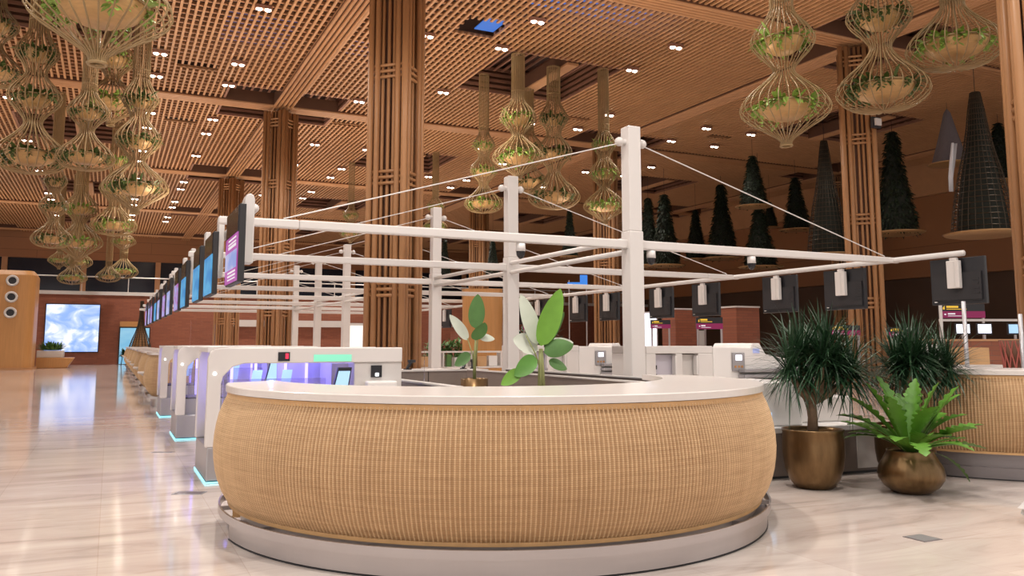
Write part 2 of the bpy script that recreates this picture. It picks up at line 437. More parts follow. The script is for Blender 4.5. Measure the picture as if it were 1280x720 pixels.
# skylight panes above the lattice
for k, (x0, x1, y0, y1, z, mm) in enumerate([(11.35, 12.1, 25.75, 26.9, 12.8, 'night_blue'), (12.4, 17.0, 21.6, 24.9, 13.1, 'night_blue'), (3.2, 5.6, 29.8, 33, 13.1, 'night_dim'), (8.0, 9.6, 30.5, 32.5, 13.1, 'night_dim'), (21.5, 24, 44, 47, 13.8, 'night_dim')]):
    struct(MB().box(x0, x1, y0, y1, z, z + .04).build('window_%d' % (k + 2), M[mm]))

# ------------------------------------------------------------------ bamboo columns
def make_column():
    t = thing('bamboo_column', '', 'column', kind='thing')
    h = 12.3; a = .51
    MB().box(-a * .62, a * .62, -a * .62, a * .62, 0, h).build('core', M['core_dark'], t)
    R = Matrix.Rotation(0, 3, 'Z')
    for sx, sy in ((-1, -1), (1, -1), (1, 1), (-1, 1)):
        m = MB()
        for dx, dy, r in ((0, 0, .088), (-.2, 0, .078), (0, -.2, .078)):
            m.tube([(sx * (a + dx), sy * (a + dy), 0), (sx * (a + dx), sy * (a + dy), h)], r, 10)
        m.build('corner_poles', M['bamboo'], t, smooth=True)
    for ang in range(4):
        m = MB(); c, s = cos(ang * pi / 2), sin(ang * pi / 2)
        for u in (-.2, -.02, .14):
            x, y = u, -a * .80
            m.tube([(x * c - y * s, x * s + y * c, 0), (x * c - y * s, x * s + y * c, h)], .05, 8)
        m.build('inner_poles', M['bamboo'], t, smooth=True)
    for z in (2.75, 5.75, 8.68, 11.6):
        m = MB()
        for dz in (0, .16, .32):
            for ang in range(4):
                c, s = cos(ang * pi / 2), sin(ang * pi / 2)
                p = [(-a + .05, -a + .03), (a - .05, -a + .03)]
                m.tube([(x * c - y * s, x * s + y * c, z + dz) for x, y in p], .045, 8)
        m.build('tie_band', M['bamboo'], t, smooth=True)
    return t
col0 = make_column(); col0.location = (GX, GY, 0); col0.rotation_euler.z = radians(45)
col0['label'] = 'large bamboo pole column rising right behind the round rattan counter'; col0['group'] = 'bamboo columns'
for x, y, lb in [(GX, GY + S, 'bamboo pole column seen between the left hanging lanterns and the big central column'),
                 (GX, GY + 2 * S, 'far bamboo pole column behind the row of left screens'),
                 (GX + S - .3, GY, 'bamboo pole column with a small white box on it, right of centre'),
                 (GX + S, GY + S, 'bamboo pole column just left of the tallest white steel post'),
                 (GX + S, GY + 2 * S, 'far bamboo pole column between the two front white steel posts'),
                 (GX - S, GY + 2 * S, 'far left bamboo pole column behind the wooden pod'),
                 (GX + 2 * S, GY + S, 'distant bamboo pole column at right behind the hanging green cones'),
                 (15.56, 9.42, 'nearest bamboo pole column cut off by the right edge of the photo')]:
    dup(col0, (x, y, 0), label=lb)
# small white box fixed on the right column
wb = thing('mounted_box', 'small white box on a black bracket fixed to the right bamboo column', 'box', (24.3, 20.65, 9.32))
MB().box(-.2, .2, 0, .1, -.2, .2).build('bracket', M['black'], wb)
MB().box(-.14, .14, -.1, 0, -.12, .14).build('casing', M['white_paint'], wb, bevel=.02)

# ------------------------------------------------------------------ ceiling lights
LX = [-4.6, 1.2, 4.05, 9.75, 12.72, 18.53, 21.27, 27.15, 30.1]
LYS = [24.57, 27.5, 33.6, 36.6, 42.7, 45.8, 51.6, 54.6, 60.5, 63.5, 69.4, 72.4, 78.3, 81.3]
proto = None
def make_downlight():
    t = thing('twin_downlight', '', 'light')
    MB().box(-.27, .27, -.13, .13, .0, .12).build('housing', M['coffer'], t)
    for s in (-1, 1):
        MB().lathe([(.001, -.05), (.06, -.045), (.095, -.02), (.10, 0)], 14, cx=s * .14).build('lamp', M['lamp'], t)
    return t
def inhole(x, y): return any(h[0] - .4 < x < h[1] + .4 and h[2] - .3 < y < h[3] + .3 for h in holes)
skip = {(1.2, 24.57), (4.05, 24.57), (9.75, 24.57), (18.53, 33.6), (21.27, 24.57), (21.27, 27.5), (27.15, 24.57), (27.15, 27.5), (30.1, 24.57), (30.1, 27.5), (12.72, 36.6), (9.75, 42.7), (-4.6, 24.57), (-4.6, 27.5), (30.1, 51.6), (30.1, 54.6), (27.15, 54.6)}
row = 0
for y in LYS:
    n = 0; row += 1
    for x in LX:
        if (x, y) in skip or inhole(x, y) or (y > 60 and x > 14): continue
        n += 1
        lb = 'twin downlight in the slatted ceiling, %s from left in the %s row from front' % (ORD[n - 1], ORD[row - 1])
        if proto is None:
            proto = make_downlight(); proto.location = (x, y, CZ - .14); proto['label'] = lb; proto['group'] = 'twin downlights in the bamboo ceiling'
        else: dup(proto, (x, y, CZ - .14), label=lb, group='twin downlights in the bamboo ceiling')

def spot(x, y, z, power, col=(1, .80, .60), ang=140, blend=.9, size=.25, rot=(0, 0, 0)):
    l = bpy.data.lights.new('spot_lamp', 'SPOT'); l.energy = power; l.color = col; l.spot_size = radians(ang); l.spot_blend = blend; l.shadow_soft_size = size
    o = bpy.data.objects.new('spot_lamp', l); COL.objects.link(o); o.location = (x, y, z); o.rotation_euler = rot
    return o
def point(x, y, z, power, col, size=.15):
    l = bpy.data.lights.new('point_lamp', 'POINT'); l.energy = power; l.color = col; l.shadow_soft_size = size
    o = bpy.data.objects.new('point_lamp', l); COL.objects.link(o); o.location = (x, y, z)
    return o
DOWN = 1900
for y in (2.6, 8.5, 16.5, 26, 35, 44, 53, 63, 76, 88):
    for x in (-6, 2.6, 11.2, 20, 28.6):
        if x > 25: p = DOWN * (.15 if y < 20 else .25)
        elif x > 15 and y < 20: p = DOWN * .4
        elif x > 8 and y < 12: p = DOWN * .65
        elif x < -3: p = DOWN * .65
        elif y > 60: p = DOWN * 1.4
        elif x < 5 and y < 12: p = DOWN * 1.15
        else: p = DOWN * (.85 if x > 15 else 1.0)
        spot(x, y, CZ - .35, p, (1, .92, .845))
# soft uplights added in mid air, without fixtures, to brighten the bamboo ceiling
UP = 950
for x, y, k in [(2.3, 17, 1), (11.2, 17, 1), (2.3, 29, 1), (11.2, 29, 1), (17.5, 29, .5), (17.5, 17, .5), (2.3, 42, 1), (11.2, 42, 1), (17.5, 42, .45), (2.3, 55, 1), (11.2, 55, 1), (17.5, 55, .45), (-8, 29, .7), (-8, 44, .7), (-8, 58, .7), (2, 72, 1), (-9, 74, 1), (13, 74, 1), (2, 86, 1)]:
    spot(x, y, 5.6, UP * k, (1, .82, .63), 165, 1., 1.2, (pi, 0, 0))

# ------------------------------------------------------------------ central round counter
CX0, CY0 = 3.26, 7.15
def shell_surface(plan, prof, ribs, per_rib=8, depth=.014):
    """woven shell: plan(s)->(x,y,nx,ny) for s 0..1, prof list of (offset,z); upright canes stand proud"""
    vs = []; uv = []; fs = []; n = ribs * per_rib; m = len(prof); cane = []
    L = 0; last = None
    for j in range(n + 1):
        x, y, nx, ny = plan(j / n)
        if last: L += sqrt((x - last[0]) ** 2 + (y - last[1]) ** 2)
        last = (x, y)
        ph = (j % per_rib) / per_rib
        d = depth * max(0, sin(2 * pi * ph)) ** .7 if ph < .5 else 0
        hgt = 0; lp = None
        for o, z in prof:
            vs.append((x + nx * (o + d), y + ny * (o + d), z)); cane.append(d / depth)
            if lp: hgt += sqrt((o - lp[0]) ** 2 + (z - lp[1]) ** 2)
            lp = (o, z); uv.append((L, hgt))
    for j in range(n):
        for i in range(m - 1):
            fs.append((j * m + i, (j + 1) * m + i, (j + 1) * m + i + 1, j * m + i + 1))
    mb = MB(); mb.v = vs; mb.f = fs; mb.cane = cane
    return mb, uv
def arc_plan(R, a0, a1):
    def f(s):
        t = a0 + (a1 - a0) * s
        return R * cos(t), R * sin(t), cos(t), sin(t)
    return f
BELLY = [(-.10, .225), (-.075, .26), (-.04, .32), (-.012, .39), (.01, .47), (.024, .56), (.03, .65), (.026, .74), (.014, .83), (-.006, .92), (-.034, 1.0), (-.062, 1.06), (-.072, 1.10)]
def round_counter(loc, label, ztop, a0, a1, inner, ribs, rail_bar=True):
    t = thing('reception_counter', label, 'counter', loc)
    dz = ztop - 1.16
    up = 0 if rail_bar else .075
    prof = [(o, z + up + (dz - up) * (z - .22) / .88) for o, z in BELLY]
    mb, uv = shell_surface(arc_plan(2.42, a0, a1), prof, ribs)
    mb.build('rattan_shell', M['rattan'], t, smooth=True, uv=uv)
    MB().lathe([(2.2, .205 + up), (2.335, .205 + up), (2.335, .232 + up), (2.2, .232 + up)], 96, a0, a1).build('lower_rim', M['rattan_trim'], t, smooth=False)
    MB().lathe([(2.2, 1.065 + dz), (2.365, 1.065 + dz), (2.365, 1.10 + dz), (2.2, 1.10 + dz)], 96, a0, a1).build('upper_rim', M['rattan_trim'], t)
    p0, pr_ = (radians(-174.5), 2.372) if rail_bar else (a0, 2.31)
    pm = MB(); pm.lathe([(pr_, .012), (pr_, .13), (pr_ - .012, .137), (2.29, .137), (2.29, .205 + up)], 96, p0, a1)
    for s_ in (p0, a1): pm.add([(r * cos(s_), r * sin(s_), z) for r, z in ((2.2, .012), (pr_, .012), (pr_, .137), (2.2, .137))], [(0, 1, 2, 3)])
    pm.build('steel_plinth', M['steel' if rail_bar else 'steel_dark'], t, smooth=False)
    MB().lathe([(2.28, 0), (pr_ + .004, 0), (pr_ + .004, .008), (2.28, .012)], 96, p0, a1).build('kick_shadow', M['black_soft'], t)  # thin black strip standing in for the shadow gap at the plinth foot
    if rail_bar:
        rail = MB()
        e = .05
        rail.lathe([(2.39, .138), (2.405, .138), (2.405, .20), (2.39, .20), (2.39, .138)], 110, a0 - e, a1 + e)
        for s in (a0 - e, a1 + e):     # curled ends of the flat bar
            sg = -1 if s < (a0 + a1) / 2 else 1
            pts = []
            for k in range(9):
                q = k / 8 * pi * .9
                r = 2.397 - .045 * (1 - cos(q)); tt = s + sg * .07 * sin(q) / 2.4
                pts.append((r * cos(tt), r * sin(tt)))
            for k in range(8):
                rail.bar((*pts[k], .1665), (*pts[k + 1], .1665), .014, .063)
        k = a0 + .15
        while k < a1:
            rail.bar((2.28 * cos(k), 2.28 * sin(k), .167), (2.392 * cos(k), 2.392 * sin(k), .167), .03, .03); k += .42
        rail.build('foot_rail', M['steel'], t, smooth=False)
    # countertop: crescent between the outer arc and an inner arc
    n = 90
    out = [(2.38 * cos(a0 + (a1 - a0) * i / n), 2.38 * sin(a0 + (a1 - a0) * i / n)) for i in range(n + 1)]
    icx, icy, iR, b0, b1 = inner
    inn = [(icx + iR * cos(b0 + (b1 - b0) * i / n), icy + iR * sin(b0 + (b1 - b0) * i / n)) for i in range(n + 1)]
    m = MB()
    vs = []
    for i in range(n + 1):
        vs += [(*out[i], ztop - .055), (*out[i], ztop - .006), (out[i][0] * .9975, out[i][1] * .9975, ztop), (*inn[i], ztop), (*inn[i], ztop - .055)]
    fs = []
    for i in range(n):
        for q in range(5):
            a = i * 5 + q; b = i * 5 + (q + 1) % 5
            fs.append((a, a + 5, b + 5, b))
    fs += [(0, 1, 2, 3, 4), tuple(n * 5 + q for q in (4, 3, 2, 1, 0))]
    m.add(vs, fs); m.build('countertop', M['quartz'], t)
    MB().lathe([(2.2, .02), (2.2, 1.08 + dz)], 90, a0, a1).build('inner_panel', M['offwhite'], t, smooth=True)
    for s in (a0, a1):
        vs = [(r * cos(s), r * sin(s), z) for r, z in [(2.2, .02), (2.3, .02), (2.3, .2)] + [(2.42 + o, z) for o, z in prof] + [(2.2, 1.10 + dz)]]
        MB().add(vs, [tuple(range(len(vs)))]).build('end_panel', M['rattan_trim'], t)
    return t
A0, A1 = radians(-193), radians(6)
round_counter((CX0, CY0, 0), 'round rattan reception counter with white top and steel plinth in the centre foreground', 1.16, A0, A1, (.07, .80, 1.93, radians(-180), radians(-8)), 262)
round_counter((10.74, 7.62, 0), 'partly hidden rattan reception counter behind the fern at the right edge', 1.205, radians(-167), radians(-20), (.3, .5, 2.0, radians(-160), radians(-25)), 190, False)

# ------------------------------------------------------------------ white steel frame over the desks
PX, PY = 7.5, 11.2
NB = 8
def frame():
    t = thing('steel_canopy_frame', 'white steel frame of posts, crossbeams and stay rods over the desks', 'frame')
    BZ = 3.07
    for i in range(NB):
        y = PY + i * BAY
        m = MB(); m.box(PX - .13, PX + .13, y - .13, y + .13, 0, 3.28); m.box(PX - .118, PX + .118, y - .118, y + .118, 3.28, 5.0)
        m.box(PX - .17, PX + .17, y - .17, y + .17, 0, .03)
        p = m.build('post', M['white_paint'], t, bevel=.02)
        k = MB(); k.tube([(PX - .22, y, 4.74), (PX + .22, y, 4.74)], .05, 10)
        for s in (-1, 1): k.ball((PX + s * .22, y, 4.74), .075)
        k.build('stay_knob', M['white_paint'], p, smooth=True)
        b = MB()
        xs = [(1.18, .085, .10), (2.2, .11, .12), (PX, .13, .145), (12.6, .11, .12), (13.55, .085, .10)]
        for (xa, wa, ha), (xb, wb_, hb) in zip(xs, xs[1:]): b.bar((xa, y, BZ), (xb, y, BZ), wa, ha, wb_, hb)
        b.build('crossbeam', M['white_paint'], t, bevel=.02)
        for xe in (2.0, 13.2):
            MB().tube([(PX + (.2 if xe > PX else -.2), y, 4.72), (xe, y, BZ + .07)], .010, 6).build('stay_rod', M['white_paint'], t)
        if i == 0:
            for xx in (4.2, ): pass
    y1 = PY + (NB - 1) * BAY
    for nm, x, ys in (('edge_tube', 1.455, 10.02), ('edge_tube', 13.42, 9.72)):
        MB().tube([(x, ys, BZ + .0), (x, y1 + 1.2, BZ + .0)], .052, 10).build(nm, M['white_paint'], t, smooth=True)
    for z in (BZ + .085, BZ - .11):
        for ya, yb in ((PY, PY + 2 * BAY), (PY + 3 * BAY, PY + 6 * BAY)):
            MB().tube([(PX - .05, ya, z), (PX - .05, yb, z)], .045, 8).build('spine_tube', M['white_paint'], t, smooth=True)
frame()

def dome_camera(x, y, z, lb):
    t = thing('ceiling_mount_camera', lb, 'camera', (x, y, z), group='dome cameras under the front crossbeam')
    MB().lathe([(.001, .16), (.07, .16), (.075, .04), (.001, .04)], 14).build('housing', M['white_gloss'], t, smooth=True)
    MB().lathe([(.07, .04), (.062, -.02), (.035, -.06), (.001, -.075)], 14).build('dome', M['screen_off'], t, smooth=True)
dome_camera(5.5, 11.2, 2.83, 'small dome camera under the front crossbeam, left of the tallest post')
dome_camera(7.86, 11.2, 2.83, 'small dome camera beside the tallest white post')
dome_camera(9.95, 11.2, 2.83, 'small dome camera under the front crossbeam, right of the tallest post')

# hanging monitors, both edges of the frame
MY = [9.4, 11.95, 13.8, 16.4, 18.3, 20.95, 22.8, 25.45, 27.3, 29.95, 31.8, 34.5]
def monitor(y, side, k):
    x = 1.31 if side < 0 else 13.46
    nm = 'on the left edge of the white frame' if side < 0 else 'on the right edge of the white frame'
    t = thing('hanging_monitor', '', 'screen', (x, y, 0), group='screens hanging %s' % nm)
    w = 1.06
    if side < 0:
        MB().box(-.10, -.03, 0, w, 2.16, 3.02).build('housing', M['black_soft'], t, bevel=.01)
        m = ['scr_magenta', 'scr_blue', 'scr_blue', 'scr_blue', 'scr_mixed', 'scr_pale', 'scr_mixed', 'scr_pale', 'scr_blue', 'scr_mixed', 'scr_pale', 'scr_mixed'][k]
        MB().box(-.112, -.100, .03, w - .03, 2.72, 3.0).build('dark_panel', M['screen_off'], t)
        d = MB().box(-.112, -.100, .03, w - .03, 2.18, 2.71).build('display', M[m], t)
        if k == 0:
            b = MB()
            for zz, h in ((2.66, .018), (2.615, .018), (2.57, .03), (2.285, .02), (2.245, .02), (2.21, .014)):
                b.box(-.116, -.112, .12, w - .3, zz, zz + h)
            b.build('text_lines', M['white_mark'], d)
            MB().box(-.115, -.112, .05, w - .05, 2.33, 2.53).build('pale_block', M['scr_pale'], d)
        hg = MB().prism([(.0, 2.40), (.11, 2.40), (.11, 3.13), (.095, 3.18), (.055, 3.20), (.015, 3.18), (.0, 3.13)], .36, .60, 'y') if k == 0 else MB().box(.0, .078, .36, .60, 2.42, 3.28)
        hg.build('hanger', M['white_paint'], t, bevel=.012)
        MB().box(-.03, .0, .30, .66, 2.5, 2.9).build('back_plate', M['grey_metal'], t)
    else:
        MB().box(.03, .10, 0, w, 2.18, 3.0).build('housing', M['black'], t, bevel=.01)
        b = MB(); b.box(.0, .03, .06, w - .06, 2.26, 2.74); b.box(.0, .03, .06, w - .06, 2.25, 2.24)
        for zz in (2.36, 2.44, 2.52, 2.60): b.box(-.008, 0, .1, .22, zz, zz + .03)
        b.build('rear_casing', M['black_soft'], t)
        MB().box(.0, .028, .93, .98, 2.225, 2.245).build('rating_tag', M['white_gloss'], t)
        MB().box(.10, .104, .03, w - .03, 2.2, 2.98).build('display', M['screen_off'], t)
        h = MB(); h.box(-.10, -.01, .40, .64, 2.46, 2.95); h.box(-.075, -.012, .45, .59, 2.95, 3.005)
        h.build('hanger', M['white_paint'], t, bevel=.012)
        MB().box(-.106, -.1, .47, .5, 2.5, 2.93).build('hanger_seam', M['offwhite'], t)
    return t
LBL = ['magenta and pale blue screen, nearest of the row hanging on the left frame edge', 'blue screen, second from the camera on the left frame edge']
for side in (-1, 1):
    for k, y in enumerate(MY):
        t = monitor(y, side, k)
        if side < 0:
            cl = ['magenta', 'blue', 'blue', 'blue', 'pink', 'pale', 'pink', 'pale', 'blue', 'pink', 'pale', 'pink'][k]
            t['label'] = LBL[0] if k == 0 else '%s screen hanging on the left frame edge, %s from the camera' % (cl, ORD[k])
        else:
            t['label'] = 'black monitor seen from behind on the right frame edge, %s from the camera' % ORD[k]

# ------------------------------------------------------------------ bag drop units along the left edge
def bag_drop():
    t = thing('bag_drop_machine', '', 'machine', group='bag drop machines with purple light')
    MB().box(0, 2.2, 0, 1.25, .03, .38).build('base_cabinet', M['grey_metal'], t, bevel=.01)
    MB().box(.04, 2.16, .04, 1.21, 0, .03).build('base_recess', M['black_soft'], t)
    l = MB(); l.box(-.010, 0, .0, 1.25, .004, .02); l.box(-.010, 1.9, -.010, 0, .004, .02); l.build('floor_light_strip', M['led_cyan'], t)
    def arch(y0, y1):
        pts = [(-.02, .38), (-.02, 1.33), (.0, 1.40), (.04, 1.438), (.11, 1.45), (2.18, 1.45), (2.18, 1.275), (.36, 1.275), (.24, 1.24), (.14, 1.14), (.12, 1.06), (.12, .38)]
        return MB().prism(pts, y0, y1, 'y')
    f = arch(0, .12).build('front_arch', M['white_paint'], t, bevel=.012)
    arch(1.1, 1.22).build('rear_arch', M['white_paint'], t, bevel=.012)
    MB().ball((.05, -.004, 1.17), .018, .010, .018).build('indicator', M['led_white'], f)
    d = MB().box(.72, .85, -.008, 0, 1.30, 1.40).build('number_display', M['black'], f)
    MB().box(.80, .835, -.011, -.008, 1.325, 1.385).build('red_digit', M['led_red'], d)
    MB().box(1.12, 1.56, -.006, 0, 1.29, 1.37).build('status_light', M['led_green'], f)
    MB().box(-.02, 1.6, .12, 1.1, 1.40, 1.45).build('roof', M['white_paint'], t)
    MB().box(1.60, 2.18, .02, 1.2, .38, 1.275).build('end_panel', M['offwhite'], t, bevel=.01)
    q = MB().box(1.80, 1.93, -.0, .02, 1.10, 1.24).build('scanner_window', M['black'], t)
    MB().box(1.85, 1.89, -.006, 0, 1.115, 1.15).build('scanner_lamp', M['led_white'], q)
    MB().box(1.72, 2.08, -.14, .02, .40, 1.06).build('printer', M['white_gloss'], t, bevel=.02)
    MB().box(1.86, 2.06, -.148, -.14, .80, 1.0).build('printer_slot', M['offwhite'], t, bevel=.004)
    tb = MB(); tb.prism([(1.30, .80), (1.50, .80), (1.56, 1.22), (1.40, 1.22)], -.03, .02, 'y'); tb = tb.build('tablet', M['black'], t)
    MB().prism([(1.32, .82), (1.485, .82), (1.54, 1.18), (1.405, 1.18)], -.036, -.03, 'y').build('tablet_display', M['tablet'], tb)
    MB().box(.10, 1.6, .14, 1.08, .38, .62).build('conveyor_bed', M['grey_metal'], t)
    MB().box(.12, 1.6, .18, 1.04, .62, .64).build('belt', M['black_soft'], t)
    pb = MB(); pb.box(.9, 1.6, 1.04, 1.08, .64, 1.26); pb.box(1.4, 1.6, .3, .9, .64, 1.26); pb.build('scan_tunnel', M['skin_lilac'], t)
    st = MB()
    for x in (.34, .62, .98, 1.24): st.box(x, x + .03, 1.0, 1.03, .64, 1.26)
    st.box(.15, 1.5, .2, 1.0, 1.385, 1.398)
    st.build('purple_light', M['led_purple'], t)
    MB().box(.16, 1.3, .15, .165, .62, 1.1).build('side_glass', M['lilac_glass'], t)
    tb2 = MB(); 
    for x in (.5, .85): tb2.prism([(x, .80), (x + .12, .80), (x + .17, 1.18), (x + .06, 1.18)], .7, .72, 'y')
    tb2.build('customer_screen', M['tablet'], t)
    return t
bd = bag_drop(); bd.location = (1.0, 9.7, 0); bd['label'] = 'white arched bag drop machine with purple light, nearest behind the round counter'
for k in (1, 2):
    dup(bd, (1.0, 9.7 + BAY * k, 0), label=['', 'white arched bag drop machine with purple light, second from the round counter', 'white arched bag drop machine with purple light, farthest of the three'][k])
for k in range(3):
    point(1.75, 10.3 + BAY * k, 1.30, 11, (.34, .30, 1.0), .012)
def glass_panel(x, y, w, z0, z1, lb, rot=0):
    t = thing('glass_partition', lb, 'glass screen', (x, y, 0), rot)
    MB().box(0, w, 0, .012, z0, z1).build('pane', M['glass'], t)
    m = MB(); m.box(.03, .05, -.01, .02, 0, z0 + .1); m.box(w - .05, w - .03, -.01, .02, 0, z0 + .1); m.build('clamp_post', M['steel'], t)
glass_panel(3.22, 10.2, .42, .75, 1.5, 'clear glass screen beside the white end of the nearest bag drop machine')
glass_panel(1.75, 21.6, .55, .8, 2.05, 'clear glass screen standing above the far bag drop machine')

# ------------------------------------------------------------------ rattan check-in desks along the left edge
def desk_plan(a, b):
    def f(s):
        t = radians(78) + (radians(282) - radians(78)) * s
        sp = lambda v: math.copysign(abs(v) ** .55, v)
        x, y = a * sp(cos(t)), b * sp(sin(t)); nx, ny = math.copysign(abs(cos(t)) ** 1.45, cos(t)) / a, math.copysign(abs(sin(t)) ** 1.45, sin(t)) / b; l = sqrt(nx * nx + ny * ny)
        return x, y, nx / l, ny / l
    return f
def rattan_desk():
    t = thing('check_in_desk', '', 'desk', group='rattan check-in desks in the left row')
    mb, uv = shell_surface(desk_plan(.84, 1.35), [(-.16, .24), (-.07, .36), (0, .54), (.015, .72), (-.01, .93), (-.06, 1.1), (-.12, 1.22)], 90, 4, .014)
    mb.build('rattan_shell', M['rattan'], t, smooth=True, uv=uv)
    n = 40; f = desk_plan(.80, 1.3); g = desk_plan(.66, 1.15)
    MB().prism([f(i / n)[:2] for i in range(n + 1)], 1.22, 1.28, 'z').build('countertop', M['quartz'], t)
    MB().prism([g(i / n)[:2] for i in range(n + 1)], 0, .27, 'z').build('steel_plinth', M['steel'], t)
    r = MB(); h = desk_plan(.80, 1.32)
    pts = [h(i / n)[:2] for i in range(n + 1)]
    for p, q in zip(pts, pts[1:]): r.bar((*p, .22), (*q, .22), .014, .06)
    r.build('foot_rail', M['steel'], t)
    l = MB(); l.box(-1.0, -.8, -.2, .2, .76, .80); l.bar((-.98, 0, .78), (-.84, 0, .7), .05, .04); l.build('bag_ledge', M['white_paint'], t)
    return t
rd = rattan_desk(); rd.location = (1.66, 22.8, 0); rd['label'] = 'rattan check-in desk nearest the purple lit machines'
for k in range(1, 8):
    dup(rd, (1.66, 22.8 + BAY * k, 0), label='rattan check-in desk in the left row, %s from the purple lit machines' % ORD[k])

# ------------------------------------------------------------------ right hand conveyor machines
def scale_machine():
    t = thing('bag_conveyor_machine', '', 'machine', group='white bag conveyor machines')
    m = MB(); m.box(0, 1.42, .0, 1.1, 1.32, 1.45); m.box(0, .2, 0, 1.1, 0, 1.32); m.box(.62, .76, 0, 1.1, 0, 1.32); m.box(1.10, 1.42, 0, 1.1, 0, 1.32)
    m.build('body', M['white_paint'], t, bevel=.012)
    for x0, x1, mm in ((.2, .62, 'skin_lilac'), (.76, 1.10, 'offwhite')):
        p = MB().box(x0, x1, .12, .16, .1, 1.3).build('bay_panel', M[mm], t)
    s = MB()
    for z in (1.05, .9): s.box(.22, .29, .10, .12, z, z + .07)
    s.box(.22, .42, .10, .12, .58, .61); s.build('button_plate', M['black_soft'], t)
    for x in (.60, 1.06): MB().box(x, x + .03, -.01, .10, .95, 1.28).build('handset', M['white_gloss'], t, bevel=.008)
    MB().box(1.42, 1.82, -.02, 1.1, 0, 1.43).build('tower', M['white_gloss'], t, bevel=.015)
    w = MB(); w.prism([(1.82, 0), (1.82, 1.43), (2.3, 1.41), (2.36, 1.50), (2.52, 1.50), (2.66, 1.30), (3.45, 1.16), (3.45, 0)], .02, 1.1, 'y')
    w.build('side_housing', M['white_gloss'], t, bevel=.012)
    c = MB().box(1.86, 2.14, -.01, .02, 1.0, 1.33).build('control_panel', M['grey_metal'], t, bevel=.008)
    MB().box(1.93, 2.07, -.016, -.01, 1.19, 1.29).build('control_display', M['bright_screen'], c)
    k = MB(); 
    for x in (1.92, 2.0, 2.07): k.box(x - .02, x + .02, -.018, -.01, 1.06, 1.10)
    k.build('knob', M['wood_orange'], c)
    MB().box(2.36, 2.5, -.0, .02, 1.32, 1.40).build('glow_notice', M['scr_pale'], t)  # plain notice, no lamp in it; the glow is put into its material
    r = MB()
    for z in (.78, .88, .98): r.box(2.0, 3.5, -.16, .02, z, z + .06)
    r.build('roller_tray', M['grey_metal'], t, bevel=.01)
    return t
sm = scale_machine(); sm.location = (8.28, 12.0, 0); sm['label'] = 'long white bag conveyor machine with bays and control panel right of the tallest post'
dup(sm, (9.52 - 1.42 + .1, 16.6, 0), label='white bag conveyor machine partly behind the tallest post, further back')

# baggage conveyors between the rows
def conveyor(x0, x1, y0, y1, lb):
    t = thing('baggage_conveyor', lb, 'conveyor', (0, 0, 0), group=None)
    for xa, xb in ((x0, x0 + .07), (x1 - .07, x1)):
        MB().box(xa, xb, y0, y1, 0, .98).build('side_wall', M['taupe'], t)
        MB().box(xa - .015, xb + .015, y0, y1, .98, 1.0).build('edge_trim', M['offwhite'], t)
    MB().box(x0 + .07, x1 - .07, y0, y1, .62, .72).build('belt', M['black_soft'], t)
lp = thing('low_partition', 'low taupe partition wall with pale top edge behind the white end of the bag drop', 'partition', kind='thing')
MB().box(3.64, 3.74, 9.2, 20.5, 0, .98).build('panel', M['taupe'], lp); MB().box(3.62, 3.76, 9.18, 20.52, .98, 1.0).build('top_edge', M['offwhite'], lp)
conveyor(6.3, 7.2, 9.0, 15.2, 'taupe walled baggage conveyor behind the taller banana plant')
cb = thing('taupe_cabinet', 'low taupe cabinet with white top behind the potted banana plant', 'cabinet', (0, 0, 0))
MB().box(5.0, 7.2, 16.3, 17.2, 0, .93).build('body', M['taupe'], cb); MB().box(4.97, 7.23, 16.27, 17.23, .93, .96).build('worktop', M['offwhite'], cb)
dm = MB(); dm.box(5.9, 5.91, 16.29, 16.3, 0, .93); dm.build('door_gap', M['black'], cb)
for k, (x, y, z) in enumerate([(5.15, 16.5, .96), (5.55, 16.6, .96), (6.75, 16.5, .96), (7.0, 16.6, .96)]):
    t = thing('handheld_scanner', 'small black handheld scanner on the low taupe cabinet, %s from left' % ORD[k], 'scanner', (x, y, z), .4 * k, 'handheld scanners on the taupe cabinet')
    MB().bar((0, 0, .02), (.10, 0, .15), .05, .05).build('grip', M['black'], t); MB().box(.04, .2, -.04, .04, .14, .2).build('head', M['black'], t, bevel=.01); MB().box(-.06, .08, -.05, .05, 0, .02).build('foot', M['black'], t)

# far row of white desks with shelves
def shelf_desk(x, y, lb):
    t = thing('service_desk', lb, 'desk', (x, y, 0), 0, 'white and wood service desks behind the conveyors')
    MB().box(0, 1.9, 0, .6, 0, .72).build('wood_body', M['wood_orange'], t)
    w = MB(); w.box(-.02, 1.92, -.02, .62, .72, .76); w.box(-.02, 1.92, .3, .62, 1.2, 1.25); w.box(-.02, .04, .3, .62, .76, 1.2); w.box(1.86, 1.92, .3, .62, .76, 1.2); w.box(.9, .94, .3, .62, .76, 1.2)
    w.build('white_shelf', M['white_paint'], t)
    MB().box(.1, .42, .34, .56, .76, 1.08).build('paper_tray', M['card'], t); MB().box(.5, .8, .34, .56, .76, 1.1).build('printer', M['white_gloss'], t, bevel=.02)
    MB().box(1.05, 1.2, .34, .5, .76, 1.14).build('file_box', M['leaf_mid'], t); MB().box(1.3, 1.75, .34, .56, .76, 1.05).build('storage_box', M['offwhite'], t, bevel=.01)
    return t
for k in range(3):
    shelf_desk(8.6 + k * 2.0, 24.6, 'white shelved desk with wood front, %s from left behind the banana plants' % ORD[k])

